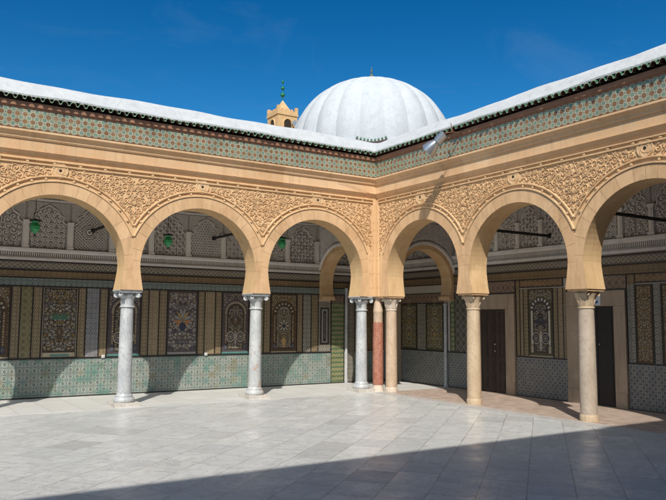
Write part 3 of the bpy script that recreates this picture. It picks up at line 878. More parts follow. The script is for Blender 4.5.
def big_panel(F, T, u0, u1, z0, z1, style, seed):
    g = G(); uc = (u0+u1)/2; W = u1-u0
    D0, D1, D2, D3 = .014, .016, .018, .020
    bg = {'flower': 'black', 'plum': 'plum', 'archw': 'brown', 'archg': 'plum', 'tree': 'olive', 'blue': 'olive', 'tan': 'brown'}[style]
    g.rect(F, u0, u1, z0, z1, 0, D0, ei(bg), .5)
    if style == 'flower':
        ornament(g, F, u0+.02, u1-.02, z0+.14, z1-.03, D1, ['cream', 'cream', 'white', 'grey', 'ochre'], seed, .015, .08)
        g.rect(F, u0+.03, u1-.03, z0+.02, z0+.11, D0, D1, ei('cream')); g.rect(F, u0+.20, u1-.14, z0+.03, z0+.075, D1, D2, ei('teal'))
        for s in (1, -1):       # spread of green leaves
            for k, (ln, aa) in enumerate(((.29, .50), (.26, .16), (.24, .86), (.17, 1.22))):
                ca, sa = math.cos(aa)*s, math.sin(aa); b = (uc, z0+.86)
                q = [b, (b[0]+ca*ln*.5+sa*.02*s, b[1]+sa*ln*.5-.02*abs(ca)), (b[0]+ca*ln, b[1]+sa*ln), (b[0]+ca*ln*.5-sa*.02*s, b[1]+sa*ln*.5+.02*abs(ca))]
                g.poly(F, q if s > 0 else q[::-1], D3+.0006*k, ei('green'))
        g.disc(F, uc, z0+1.06, .06, D3+.003, ei('brown')); g.disc(F, uc, z0+1.06, .03, D3+.004, ei('cream'))
        g.poly(F, [(uc-.05, z0+.40), (uc+.05, z0+.40), (uc+.03, z0+.47), (uc+.09, z0+.57), (uc+.05, z0+.68), (uc-.05, z0+.68), (uc-.09, z0+.57), (uc-.03, z0+.47)], D3+.003, ei('brown'))
        for q in range(3): g.disc(F, uc, z0+.55+.035*q, .012, D3+.004, ei('cream'), 6)
    elif style == 'plum':
        ornament(g, F, u0+.02, u1-.02, z0+.1, z1-.03, D1, ['white', 'grey', 'cream', 'white', 'navy'], seed, .016, .085)
        for s in (1, -1):       # palm-like spray over a footed vase
            for k, (ln, aa, cc, zz) in enumerate(((.25, .12, 'orange', .82), (.30, .55, 'grey', .84), (.30, .95, 'ochre', .86), (.20, -.30, 'orange', .80), (.26, 1.30, 'grey', .92))):
                ca, sa = math.cos(aa)*s, math.sin(aa); b = (uc, z0+zz)
                q = [b, (b[0]+ca*ln*.5+sa*.03*s, b[1]+sa*ln*.5-.03*abs(ca)), (b[0]+ca*ln, b[1]+sa*ln), (b[0]+ca*ln*.5-sa*.03*s, b[1]+sa*ln*.5+.03*abs(ca))]
                g.poly(F, q if s > 0 else q[::-1], D3+.0006*k, ei(cc))
        g.poly(F, [(uc-.05, z0+.60), (uc+.05, z0+.60), (uc+.10, z0+.70), (uc+.06, z0+.80), (uc-.06, z0+.80), (uc-.10, z0+.70)], D3+.004, ei('navy'))
        g.rect(F, u0+.02, u1-.02, z0+.01, z0+.07, D0, D1, ei('grey'))
    elif style in ('archw', 'archg', 'blue'):
        lc = {'archw': ['cream', 'white', 'ochre', 'cream'], 'archg': ['cream', 'grey', 'cream', 'olive'], 'blue': ['grey', 'cream', 'white', 'navy']}[style]
        va, vb = {'archw': ('cream', 'black'), 'archg': ('grey', 'plum'), 'blue': ('white', 'navy')}[style]
        kw = .05 if style != 'blue' else .072; kb = .6 if style != 'blue' else 1
        r = W*.31; zs = z1 - .30 - r
        inner = lambda x, z: abs(x) < r+.11 and z < zs+.02 or math.hypot(x, z-zs) < r+.11
        ornament(g, F, u0+.015, u1-.015, z0+.08, z1-.02, D1, lc, seed, .012, .05, .02, avoid=inner)
        ib = {'archw': 'black', 'archg': 'black', 'blue': 'black'}[style]
        g.poly(F, [(uc-r-.085, z0+.1), (uc+r+.085, z0+.1)] + [(uc+(r+.085)*math.cos(a), zs+(r+.085)*math.sin(a)) for a in np.linspace(0, PI, 17)], D1, ei({'archw': 'brown', 'archg': 'plum', 'blue': 'olive'}[style]))
        g.poly(F, [(uc-r, z0+.1), (uc+r, z0+.1)] + [(uc+r*math.cos(a), zs+r*math.sin(a)) for a in np.linspace(0, PI, 17)], D2, ei(ib))
        if style == 'archg':        # arch of beads
            for k in range(15):
                a = PI*k/14; g.disc(F, uc+(r+.04)*math.cos(a), zs+(r+.04)*math.sin(a), .030, D3, ei('cream'), 8); g.disc(F, uc+(r+.04)*math.cos(a), zs+(r+.04)*math.sin(a), .014, D3+.001, ei('brown'), 6)
        else: scallop_arch(g, F, uc, zs, r+.002, 17, D3, ei(va), ei(vb), kw)
        for s in (1, -1):
            if style == 'blue': g.rect(F, uc+s*(r+.035)-.026, uc+s*(r+.035)+.026, z0+.28, zs, D1, D3, ei(va))
            else:
                z = z0+.30; k = 0
                while z < zs-.02:
                    x = uc+s*(r+.035); h = .026
                    g.poly(F, [(x, z-h), (x+.02, z), (x, z+h), (x-.02, z)], D3, ei('cream' if k % 2 else 'ochre')); z += .058; k += 1
            g.rect(F, uc+s*(r+.035)-.036, uc+s*(r+.035)+.036, z0+.1, z0+.26, D1, D3, ei('navy' if style != 'blue' else 'cream'))
            g.line(F, [(uc+s*(r+.035)-.025, z0+.18), (uc+s*(r+.035), z0+.23), (uc+s*(r+.035)+.025, z0+.18), (uc+s*(r+.035), z0+.13)], .010, D3+.001, ei('grey'), closed=True)
        ornament(g, F, uc-r+.015, uc+r-.015, z0+.12, zs+r*.85, D3, lc, seed+5, .012, .05, .018, avoid=lambda x, z: (z > zs and math.hypot(x, z-zs) > r-.03) or (style != 'archw' and math.hypot(abs(x)-.14, (z-z0-.44)/1.25) < .13))
        if style == 'archw':
            for k in range(8):      # star rosette
                a = k*PI/4; g.line(F, [(uc, zs-.32), (uc+.15*math.cos(a), zs-.32+.15*math.sin(a))], .018, .0215, ei('white'))
            g.disc(F, uc, zs-.32, .06, .0225, ei('navy'))
            g.poly(F, [(uc-.05, z0+.14), (uc+.05, z0+.14), (uc+.025, z0+.20), (uc+.075, z0+.30), (uc+.04, z0+.40), (uc-.04, z0+.40), (uc-.075, z0+.30), (uc-.025, z0+.20)], .0215, ei('ochre'))
            g.rect(F, uc-.13, uc-.11, z0+.14, z0+.5, D2, D3, ei('black')); g.rect(F, uc+.11, uc+.13, z0+.14, z0+.5, D2, D3, ei('black'))
        else:
            for s in (1, -1):      # two medallions
                for rr, cc, dd in ((.115, 'cream', D3), (.096, 'plum' if style == 'archg' else 'navy', .0215), (.06, 'grey', .0222), (.045, 'black', .0229), (.022, 'cream', .0236)):
                    g.disc(F, uc+s*.14, z0+.44, rr, dd, ei(cc), 16, rr*1.25)
            g.rect(F, uc-.03, uc+.03, z0+.16, z0+.6, D2, D3, ei('grey' if style == 'archg' else 'white'))
            for s in (1, -1):
                for ln, aa in ((.2, .9), (.2, .35), (.16, -.2)):
                    ca, sa = math.cos(aa)*s, math.sin(aa); b = (uc, zs-.28)
                    q = [b, (b[0]+ca*ln*.5, b[1]+sa*ln*.5-.03), (b[0]+ca*ln, b[1]+sa*ln), (b[0]+ca*ln*.5, b[1]+sa*ln*.5+.03)]
                    g.poly(F, q if s > 0 else q[::-1], .0215+aa*.0008, ei('navy' if style == 'blue' else 'brown'))
        g.rect(F, u0+.0, u1-.0, z0+.0, z0+(.05 if style == 'archg' else .035), D0, D3, ei('teal' if style == 'archg' else 'cream'))
    elif style == 'tree':
        ornament(g, F, u0+.03, u1-.03, z0+.05, z1-.05, D1, ['ochre', 'cream', 'grey', 'cream'], seed, .014, .07)
        for rr, zz in ((.13, .45), (.10, .78), (.08, 1.1), (.06, 1.35)):
            g.line(F, [(uc+rr*math.cos(a), z0+zz+rr*1.3*math.sin(a)) for a in np.linspace(0, 6.28, 17)[:-1]], .014, D2, ei('cream'), closed=True); g.disc(F, uc, z0+zz, rr*.45, D3, ei('ochre'), 8)
    elif style == 'tan':
        ornament(g, F, u0+.02, u1-.02, z0+.03, z1-.03, D1, ['cream', 'ochre', 'cream', 'ochre'], seed, .013, .055)
    g.line(F, [(u0+.012, z0+.012), (u1-.012, z0+.012), (u1-.012, z1-.012), (u0+.012, z1-.012)], .012, .0225, ei('black' if style != 'flower' else 'cream'), closed=True)
    return g.put('tile_panel', EM, T)

def liner(F, T, us, z0, z1):
    for a, b in us: surf(F, T, 'dark_tile_edging', M['dark'], a, b, z0, z1, .017)

# ---- left wall
zd, zp0, zp1 = .87, .895, 2.50
surf(BL, LW, 'tile_dado', M['dado'], -13.3, .19, .03, zd, .02)
surf(BL, LW, 'skirting', M['dark'], -13.3, D-.03, 0, .03, .028)
seq = [(-8.25, -8.06, 'brown'), (-8.06, -7.80, 'diamond'), (-7.80, -7.60, 'brown'), (-6.81, -6.63, 'brown'), (-6.63, -6.32, 'purple'), (-6.32, -6.13, 'brown'),
       (-5.32, -5.135, 'brown'), (-5.135, -4.87, 'tanrose'), (-4.87, -4.665, 'brown'), (-3.85, -3.665, 'brown'), (-3.665, -3.375, 'tanrose'), (-3.375, -3.19, 'brown'),
       (-2.40, -2.20, 'brown'), (-2.20, -1.96, 'diamond'), (-1.96, -1.76, 'brown'), (-.93, -.745, 'brown'), (-.745, -.47, 'greyflower'), (-.47, -.24, 'brown'),
       (-9.28, -9.09, 'brown'), (-9.56, -9.28, 'purple'), (-9.76, -9.56, 'brown')]
for a, b, k in seq:
    surf(BL, LW, 'tile_strip', M[k], a+.014, b-.014, zp0+.01, zp1, .012)
for a, b, st, sd in ((-9.09, -8.25, 'archw', 1), (-7.60, -6.81, 'flower', 2), (-6.13, -5.32, 'archg', 3), (-4.665, -3.85, 'plum', 4), (-3.19, -2.40, 'archg', 5), (-1.76, -.93, 'archw', 6)):
    big_panel(BL, LW, a+.014, b-.014, zp0+.01, zp1, st, sd)
edges = sorted(set([q for a, b, _ in seq for q in (a, b)]))
liner(BL, LW, [(e-.0135, e+.0135) for e in edges], zp0+.011, zp1-.001)
# wall pilaster of the cross arch (black frame on a patterned ground) and corner bay
surf(BL, LW, 'tile_strip', M['greyflower'], -.226, .18, zp0+.01, 2.30, .012)
g = G()
for q, c in ((0, 'black'), (.05, 'grey'), (.10, 'black')):
    g.rect(BL, -.17+q, .125-q, 1.1+q, 2.15-q, 0, .014+q*.06, ei(c))
ornament(g, BL, -.05, .005, 1.25, 2.0, .0225, ['white', 'cream'], 77, .012, .04)
g.put('tile_panel', EM, LW)
surf(BL, LW, 'tile_strip', M['ygreen'], .215, .625, .03, 2.28, .02)
surf(BL, LW, 'tile_strip', M['greyflower'], .755, 1.0, .03, 2.28, .014)
surf(BL, LW, 'tile_strip', M['brown'], 1.03, 1.25, zp0, 2.28, .014)
big_panel(BL, LW, 1.28, 2.1, zp0, 2.28, 'tan', 31)
surf(BL, LW, 'tile_dado', M['dado'], 1.01, 2.40, .03, zd, .02)
surf(BL, LW, 'tile_strip', M['roselat'], .215, 2.4, 2.30, 2.50, .012)
liner(BL, LW, [(.187, .213), (.627, .655), (1.002, 1.028)], .031, 2.50)
g = G(); g.lathe((.70, D-.05, 0), [(.05,0), (.05,.1), (.038,.13), (.038,2.6), (.05,2.65), (.05,2.72)], 14); g.put('colonnette', M['wmarble'], LW, 40)
for zz in ((zd, zp0+.009),): surf(BL, LW, 'dark_tile_edging', M['dark'], -13.3, .19, zz[0], zz[1], .03)
def bandrow(F, T, u0, u1, rows):
    for z0, z1, k in rows:
        surf(F, T, 'tile_band', M[k], u0, u1, z0, z1, .014)
    zs = [rows[0][0]-.012] + [(a[1]+b[0])/2 for a, b in zip(rows[:-1], rows[1:])] + [rows[-1][1]+.008]
    for z in zs: surf(F, T, 'dark_tile_edging', M['dark'], u0, u1, z-.011, z+.011, .022)
bandrow(BL, LW, -13.3, D-.03, [(2.53, 2.695, 'bandblue'), (2.72, 2.865, 'bandbrown'), (2.89, 3.08, 'bw')])

def stucco_ledge(F, T, u0, u1, z0, h):
    g = G()
    prof = [(0, z0), (.10, z0), (.10, z0+.05*h/.27), (.06, z0+.06*h/.27), (.035, z0+.09*h/.27), (.035, z0+.18*h/.27), (.07, z0+.20*h/.27), (.11, z0+.215*h/.27), (.11, z0+h), (0, z0+h+.012)]
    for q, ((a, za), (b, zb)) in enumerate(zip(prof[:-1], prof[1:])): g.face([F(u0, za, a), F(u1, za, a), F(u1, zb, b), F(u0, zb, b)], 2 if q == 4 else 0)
    u = u0+.02; k = 0
    while u < u1-.03:        # row of carved cusps
        za, zb = z0+.095*h/.27, z0+.175*h/.27
        g.rect(F, u, u+.022, za, zb, .034, .055, 1); u += .045
    return g.put('stucco_ledge', [M['stuccotrim'], M['stucco'], M['ledgeshade']], T)
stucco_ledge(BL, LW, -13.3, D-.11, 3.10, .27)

def clip_ridges(g, F, lines, inside, w, d0, d1, step=.025, mi=0):
    for pl in lines:
        run = []
        for (a, b) in zip(pl[:-1], pl[1:]):
            n = max(1, int(math.hypot(b[0]-a[0], b[1]-a[1])/step))
            for k in range(n):
                p = (a[0]+(b[0]-a[0])*k/n, a[1]+(b[1]-a[1])*k/n)
                if inside(*p): run.append(p)
                else:
                    if len(run) > 1: emit(g, F, run, w, d0, d1, mi)
                    run = []
        if len(run) > 1: emit(g, F, run, w, d0, d1, mi)
def emit(g, F, run, w, d0, d1, mi):
    # merge collinear points
    out = [run[0]]
    for i in range(1, len(run)-1):
        a, b, c = out[-1], run[i], run[i+1]
        if abs((b[0]-a[0])*(c[1]-b[1])-(b[1]-a[1])*(c[0]-b[0])) > 1e-6: out.append(b)
    out.append(run[-1]); g.ridge(F, out, w, d0, d1, mi, top=.6)

def niche(F, T, uc, hw, zb, style, seed, hs=None):
    """one bay of carved stucco: patterned field under a cusped arch"""
    g = G(); hs = hs or hw+.055
    outline = [(-1, 0), (-1, .62), (-.80, .66), (-.72, .72), (-.78, .80), (-.60, .86), (-.46, .90), (-.44, .97), (-.24, 1.02), (0, 1.09)]
    sc = .93
    pts = [(uc+a*hw, zb+b*sc) for a, b in outline]; pts += [(2*uc-a, b) for a, b in pts[-2::-1]]
    def top(x):
        x = abs(x)/hw
        for (a, b), (c, d) in zip(outline[1:-1], outline[2:]):
            lo, hi = min(-a, -c), max(-a, -c)
            if lo <= x <= hi: return zb + sc*(b+(d-b)*((-x-a)/(c-a) if c != a else 0))
        return zb+.6*sc
    def ins(u, z): return abs(u-uc) < hw-.03 and zb+.02 < z < top(u-uc)-.03
    d0, d1 = .0, .038
    zt = zb+1.12
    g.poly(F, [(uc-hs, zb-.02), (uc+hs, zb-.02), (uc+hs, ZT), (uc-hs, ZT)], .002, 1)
    L = []
    if style == 'star':
        s = .115
        for k in range(-14, 15):
            L += [[(uc-1.6, zb+.55+k*s-1.6), (uc+1.6, zb+.55+k*s+1.6)], [(uc-1.6, zb+.55+k*s+1.6), (uc+1.6, zb+.55+k*s-1.6)]]
        for k in range(-6, 7): L += [[(uc+k*s*1.0, zb), (uc+k*s, zt)], [(uc-1, zb+.55+k*s), (uc+1, zb+.55+k*s)]]
        clip_ridges(g, F, L, lambda u, z: ins(u, z) and (math.sin((u-uc)*27)*math.sin((z-zb)*27) > -.72), .024, d0, d1)
    elif style == 'maze':
        s = .10
        rnd = random.Random(seed)
        for i in range(-6, 7):
            for j in range(0, 12):
                x, z = uc+i*s, zb+.05+j*s
                if (i+j) % 2: L.append([(x-s*.75, z-s*.75), (x+s*.75, z+s*.75)])
                else: L.append([(x-s*.75, z+s*.75), (x+s*.75, z-s*.75)])
                if rnd.random() < .4: L.append([(x-s*.5, z), (x, z+s*.5), (x+s*.5, z), (x, z-s*.5), (x-s*.5, z)])
        clip_ridges(g, F, L, ins, .028, d0, d1)
    elif style == 'hex':
        s = .042
        for j in range(0, 20):
            for i in range(-9, 10):
                x = uc + i*s*1.732 + (s*.866 if j % 2 else 0); z = zb+.05+j*s*1.5
                if ins(x, z): g.ridge(F, [(x+s*.86*math.cos(q*PI/3+PI/6), z+s*.86*math.sin(q*PI/3+PI/6)) for q in range(6)], .030, d0, d1, closed=True, top=.6)
    elif style == 'ogee':
        for k in range(-5, 6):
            for sg in (1, -1):
                L.append([(uc+k*.17+sg*.085*math.cos(2*PI*q/16), zb+q*.0225) for q in range(50)])
                L.append([(uc+k*.17+sg*.045*math.cos(2*PI*q/16), zb+q*.0225) for q in range(50)])
        clip_ridges(g, F, L, ins, .020, d0, d1)
    elif style == 'rosette':
        cz = zb+.45
        for rr, w in ((.05, .04), (.11, .02), (.145, .022)): g.ridge(F, [(uc-.05+rr*math.cos(a), cz+rr*math.sin(a)) for a in np.linspace(0, 2*PI, 25)[:-1]], w, d0, d1+.01, closed=True)
        s = .075
        for k in range(-16, 17): L += [[(uc-1.6, zb+.5+k*s-1.6), (uc+1.6, zb+.5+k*s+1.6)], [(uc-1.6, zb+.5+k*s+1.6), (uc+1.6, zb+.5+k*s-1.6)]]
        clip_ridges(g, F, L, lambda u, z: ins(u, z) and math.hypot(u-uc+.05, z-cz) > .17, .022, d0, d1)
    else:
        sp = scroll_points(lambda x, z: ins(x, z) and x <= uc, (uc-hw, uc, zb, zt), .028, .085, 420, seed, .84)
        for x, z, q in sp:
            for sx in (1, -1):
                a0 = (x*9+z*5) % 6.28
                if q > .035: g.ridge(F, [(uc+(a-uc)*sx, b) for a, b in spiral(x, z, q*.95, a0, 1, 1.35, 13)], .024, d0, d1)
                g.prism(F, [(uc+(x-uc)*sx+.02*math.cos(k*PI/3), z+.02*math.sin(k*PI/3)) for k in range(6)], d0, d1)
    g.ridge(F, pts, .034, 0, .045, 0)
    # ground above the arch and top frieze
    L = []
    def ins2(u, z): return abs(u-uc) < hs-.012 and z > max(top(u-uc)+.05, zb+.66) and z < zb+1.08
    s = .06
    for k in range(-16, 24): L += [[(uc-1.2, zb+.5+k*s-1.2), (uc+1.2, zb+.5+k*s+1.2)], [(uc-1.2, zb+.5+k*s+1.2), (uc+1.2, zb+.5+k*s-1.2)]]
    clip_ridges(g, F, L, ins2, .02, 0, .025)
    g.rect(F, uc-hs, uc+hs, zb+1.10, zb+1.14, 0, .05, 2)
    s = .10; L = []
    for k in range(-24, 24): L += [[(uc-1.2, zb+1.3+k*s-1.2), (uc+1.2, zb+1.3+k*s+1.2)], [(uc-1.2, zb+1.3+k*s+1.2), (uc+1.2, zb+1.3+k*s-1.2)]]
    clip_ridges(g, F, L, lambda u, z: abs(u-uc) < hs-.012 and zb+1.15 < z < ZT-.02, .026, 0, .03)
    o = g.put('stucco_panel', [M['stucco'], M['stuccoshade'], M['stuccotrim']], T)
    return o
def stucco_post(F, T, u, zb):
    g = G(); rnd = random.Random(int(u*100))
    g.rect(F, u-.075, u+.075, zb, zb+.06, .001, .085, 0)
    g.rect(F, u-.055, u+.055, zb+.06, zb+.56, .001, .07, 0)
    g.rect(F, u-.020, u+.020, zb+.08, zb+.54, .07, .078, 0)
    g.prism(F, [(u-.058, zb+.56), (u+.058, zb+.56), (u+.078, zb+.64), (u-.078, zb+.64)], .001, .075, 0)
    return g.put('stucco_post', M['stucco'], T)
stylesL = ['scroll', 'star', 'scroll', 'maze', 'rosette', 'ogee', 'hex', 'scroll', 'star', 'maze', 'scroll']
us = [-8.99+.965*k for k in range(-2, 10)]        # posts
for k, u in enumerate(us):
    if u < -.3: stucco_post(BL, LW, u, 3.375)
order = {-9.47: 'maze', -8.51: 'scroll', -7.54: 'star', -6.58: 'rosette', -5.61: 'maze', -4.65: 'ogee', -3.68: 'hex', -2.72: 'star', -1.75: 'scroll', -.79: 'maze', .2: 'star'}
for k in range(-1, 9):
    uc = -8.99 + .965*(k+.5)
    if uc > -.5: continue
    st = order[min(order, key=lambda q: abs(q-uc))]
    niche(BL, LW, uc, .965/2-.06, 3.375, st, 100+k, .965/2)
for k in range(3):
    uc = .62 + .66*k; niche(BL, LW, uc, .27, 3.375, ('scroll', 'star', 'maze')[k], 200+k, .33)
    stucco_post(BL, LW, uc+.33, 3.375)

# ---- right wall   (u = -y)
zdr, q0, q1 = .94, .965, 2.58
def rdado(a, b): surf(BR, RW, 'tile_dado', M['dador'], a, b, .03, zdr, .02); surf(BR, RW, 'dark_tile_edging', M['dark'], a, b, zdr, q0, .03); surf(BR, RW, 'skirting', M['dark'], a, b, 0, .03, .028)
rdado(-2.04, 1.02); rdado(2.475, 4.0); rdado(5.53, 9.5)
surf(BR, RW, 'stone_edge', M['frame'], -2.43, -2.05, 0, 2.3, .03)
stripsR = [(-1.31, -.91, 'greyflower'), (-.165, -.02, 'brown'), (.11, .285, 'ygreen'), (.285, 1.02, 'lozenge'), (2.475, 2.60, 'brown'), (2.60, 2.71, 'tanrose'), (2.71, 2.86, 'brown'),
           (3.61, 3.74, 'brown'), (3.74, 3.89, 'tanrose'), (3.89, 4.0, 'brown'), (5.53, 5.72, 'greyflower'), (6.12, 6.30, 'greyflower')]
for a, b, k in stripsR: surf(BR, RW, 'tile_strip', M[k], a+.012, b-.012, q0+.001, 2.28 if b < 0.2 else q1, .012)
for a, b, st, sd, zt in ((-2.04, -1.31, 'tree', 11, 2.28), (-.91, -.165, 'tree', 12, 2.28), (2.86, 3.61, 'blue', 13, q1), (5.72, 6.12, 'tan', 14, q1), (6.30, 6.72, 'tan', 15, q1), (6.75, 7.6, 'flower', 16, q1)):
    big_panel(BR, RW, a+.012, b-.012, q0+.001, zt, st, sd)
ed = sorted(set([q for a, b, _ in stripsR for q in (a, b)] + [-2.04, 6.735]))
liner(BR, RW, [(e-.012, e+.012) for e in ed if e < .2], q0+.002, 2.278)
liner(BR, RW, [(e-.012, e+.012) for e in ed if e >= .2], q0+.002, q1-.002)
for a, b, k in ((-2.4, -.16, 'roselat'), (.12, 1.02, 'roselat')): surf(BR, RW, 'tile_strip', M[k], a, b, 2.30 if b < 0 else 2.60, 2.56 if b < 0 else 2.79, .012)
for z0, z1 in ((2.285, 2.30), (2.555, 2.57)): surf(BR, RW, 'dark_tile_edging', M['dark'], -2.4, -.16, z0, z1, .02)
for a, b, k, z0 in ((1.04, 2.44, 'roselat', 2.50), (2.62, 3.88, 'zigzag', 2.62), (4.03, 5.52, 'roselat', 2.50), (5.74, 7.6, 'zigzag', 2.62)):
    surf(BR, RW, 'tile_strip', M[k], a, b, z0+.012, 2.785, .012)
    g = G()
    for e in (a-.012, b+.012): g.rect(BR, e-.011, e+.011, z0, 2.80, 0, .02)
    g.rect(BR, a-.022, b+.022, z0-.012, z0+.01, 0, .0215)
    g.put('dark_tile_edging', M['dark'], RW)
surf(BR, RW, 'tile_strip', M['bandbrown'], 2.475, 2.595, 2.585, 2.785, .012); surf(BR, RW, 'tile_strip', M['bandbrown'], 5.555, 5.715, 2.585, 2.785, .012)
bandrow(BR, RW, -2.4, 9.5, [(2.815, 2.995, 'bandbrown'), (3.02, 3.21, 'bwr')])
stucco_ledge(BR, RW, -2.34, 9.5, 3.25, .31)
g = G(); g.lathe((D-.06, .04, 0), [(.06,0), (.06,.06), (.048,.09), (.045,2.2), (.06,2.24), (.06,2.27)], 14); g.put('colonnette', M['wmarble'], RW, 40)
for k in range(-1, 9):
    u = .46 + .715*k
    if -2.2 < u < 7.5:
        if u > .3 or u < -.4: stucco_post(BR, RW, u, 3.575)
stR = ['star', 'scroll', 'scroll', 'maze', 'ogee', 'scroll', 'star', 'scroll', 'scroll', 'maze', 'scroll']
for k in range(0, 9):
    uc = .46+.715*(k+.5); niche(BR, RW, uc, .715/2-.055, 3.575, stR[k], 300+k, .3575)
for k in range(3): niche(BR, RW, -2.05+.68*k, .28, 3.575, ('star', 'maze', 'scroll')[k], 330+k, .34)

# doors ---------------------------------------------------------------------
def door_frame(u0, u1, o0, o1, zt, zo):
    g = G()
    g.rect(BR, u0, o0, 0, zo, 0, .07, 0, .4); g.rect(BR, o1, u1, 0, zo, 0, .07, 0, .7)
    g.rect(BR, u0, o0+.0, zo+.004, zt, 0, .07, 0, .6); g.rect(BR, o1, u1, zo+.004, zt, 0, .07, 0, .55)
    g.rect(BR, o0+.004, o1-.004, zo, zt-.005, 0, .064, 0, .35)
    g.rect(BR, u0-.0, o0-.02, 0, .32, .07, .085, 0, .3); g.rect(BR, o1+.02, u1, 0, .32, .07, .085, 0, .3)
    g.rect(BR, o0, o1, 0, .02, 0, .09, 0, .3)
    return g.put('door_frame', M['frame'], RW)
# carved double door (leaves stand slightly recessed, between the frame's jambs)
door_frame(1.03, 2.46, 1.29, 2.165, 2.47, 2.10)
dr = G(); dr.rect(BR, 1.291, 2.164, .021, 2.099, .001, .012); dr = dr.put('door', M['blackdoor'], RW)
for a, b in ((1.295, 1.775), (1.79, 2.16)):
    g = G(); g.rect(BR, a, b, .03, 2.09, .012, .03)
    for z0, z1 in ((.08, .42), (.47, .80), (.86, 1.35), (1.41, 1.75), (1.80, 2.03)):
        for c0, c1 in ((a+.05, (a+b)/2-.015), ((a+b)/2+.015, b-.05)):
            g.rect(BR, c0, c1, z0, z1, .03, .040); g.rect(BR, c0+.035, c1-.035, z0+.035, z1-.035, .040, .048)
    g.put('leaf', M['doorwood'], dr)
g = G()
for zz in (1.05, 1.22): g.lathe((D-.06, -1.80, zz), [(.012,-.02), (.022,0), (.012,.02)], 10)
g.put('handle', M['alu'], dr)
# black doorway
door_frame(4.02, 5.52, 4.36, 5.24, 2.47, 2.14)
dr = G(); dr.rect(BR, 4.361, 5.239, .021, 2.139, .001, .012); dr = dr.put('door', M['blackdoor'], RW)
for a, b in ((4.365, 4.80), (4.81, 5.235)):
    g = G(); g.rect(BR, a, b, .03, 2.13, .012, .028)
    for z0, z1 in ((.1, .9), (1.0, 2.0)): g.rect(BR, a+.07, b-.07, z0, z1, .028, .036)
    g.put('leaf', M['blackdoor'], dr)
g = G(); g.lathe((D-.05, -4.86, 1.32), [(.008,-.02), (.018,0), (.008,.02)], 10); g.put('handle', M['alu'], dr)
# enamel sign on the lintel
sg = thing('sign', (D-.07, -4.72, 2.29), 'small white and blue enamel plate on the lintel over the black doorway', 'sign')
g = G(); g.rect(BR, 4.50, 4.94, 2.16, 2.42, .066, .076, 0); g.put('plate', M['white'], sg)
g = G()
g.poly(BR, [(4.60, 2.20), (4.86, 2.20), (4.88, 2.25), (4.80, 2.28), (4.74, 2.245), (4.64, 2.26)], .0785, 0)
g.line(BR, [(4.6, 2.33), (4.68, 2.37), (4.75, 2.33), (4.86, 2.36)], .018, .0785, 0)
g.put('lettering', M['blue'], sg)

# ------------------------------------------------------------------ cross arches
def cross_arch(F, T, u0, u1, uw, rear):
    """F: frame of the face towards the viewer; opening between u0 and u1; uw = u at the gallery wall side"""
    uc = (u0+u1)/2; r = (u1-u0)/2; zc = 2.80; th = .40; re = r+.13
    ins = []
    for k in range(6):
        z = 2.44 + (zc-2.44)*k/6; ins.append((uc-r+.05*((zc-z)/.36)**1.5, z))
    for k in range(33): a = PI-PI*k/32; ins.append((uc+r*math.cos(a), zc+r*math.sin(a)))
    for k in range(5, -1, -1):
        z = 2.44 + (zc-2.44)*k/6; ins.append((uc+r-.05*((zc-z)/.36)**1.5, z))
    lo, hi = min(uw, u0, u1), max(uw, u0, u1)
    g = G()
    outp = []
    for (u, z) in ins:
        if z <= zc: outp.append((u0-.13 if u < uc else u1+.13, z)); continue
        a = math.atan2(z-zc, u-uc); outp.append((uc+re*math.cos(a), zc+re*math.sin(a)))
    wl, wh = u0-.14, u1+.14
    rnd = random.Random(4)
    for k in range(len(ins)-1):
        t = rnd.random()
        a, b, c, d = ins[k], ins[k+1], outp[k+1], outp[k]
        g.face([F(*d, .004), F(*c, .004), F(*b, .004), F(*a, .004)][::-1][::-1], 0, t)
        g.face([F(*a, -th-.004), F(*b, -th-.004), F(*c, -th-.004), F(*d, -th-.004)], 0, t)
        g.face([F(*a, .004), F(*a, -th), F(*b, -th), F(*b, .004)][::-1], 0, t)
    g.put('arch_ring', M['soffit'], T)
    # wall above
    g = G()
    us = np.linspace(wl, wh, 33)
    def zl(u): return zc+math.sqrt(max(0, (re-.02)**2-(u-uc)**2)) if abs(u-uc) < re-.02 else zc
    for a, b in zip(us[:-1], us[1:]):
        g.face([F(a, zl(a), 0), F(b, zl(b), 0), F(b, ZT, 0), F(a, ZT, 0)], 0)
        g.face([F(a, zl(a), -th), F(a, ZT, -th), F(b, ZT, -th), F(b, zl(b), -th)], 0)
    g.put('wall', M['stuccoshade'], T)
    g = G()
    pts = [(uc+(re+.03)*math.cos(a), zc+(re+.03)*math.sin(a)) for a in np.linspace(0.02, PI-.02, 37)]
    g.ridge(F, pts, .09, .001, .05, 1, top=.7)
    L = []
    for k in range(-40, 60): L += [[(uc-1.2, zc+k*.075-1.2), (uc+1.2, zc+k*.075+1.2)], [(uc-1.2, zc+k*.075+1.2), (uc+1.2, zc+k*.075-1.2)]]
    clip_ridges(g, F, L, lambda u, z: wl+.05 < u < wh-.05 and math.hypot(u-uc, z-zc) > re+.12 and zc < z < 4.40, .024, .001, .03)
    for z in (4.44, 4.55): g.ridge(F, [(wl, z), (wh, z)], .05, .001, .04, 1)
    for u in (wl+.03, wh-.03): g.ridge(F, [(u, zc+.1), (u, 4.42)], .045, .001, .04, 1)
    g.put('stucco_panel', [M['stucco'], M['stuccotrim']], T)
    # corbel on the gallery wall
    g = G()
    if uw < uc: a, b = uw+.001, u0+.10
    else: a, b = u1-.10, uw-.001
    g.rect(F, a, b, 2.36, 2.40, -th-.02, .03, 0, .7, True); g.rect(F, a, b, 2.402, 2.46, -th-.006, .01, 0, .5, True)
    g.put('corbel', M['stone'], T)
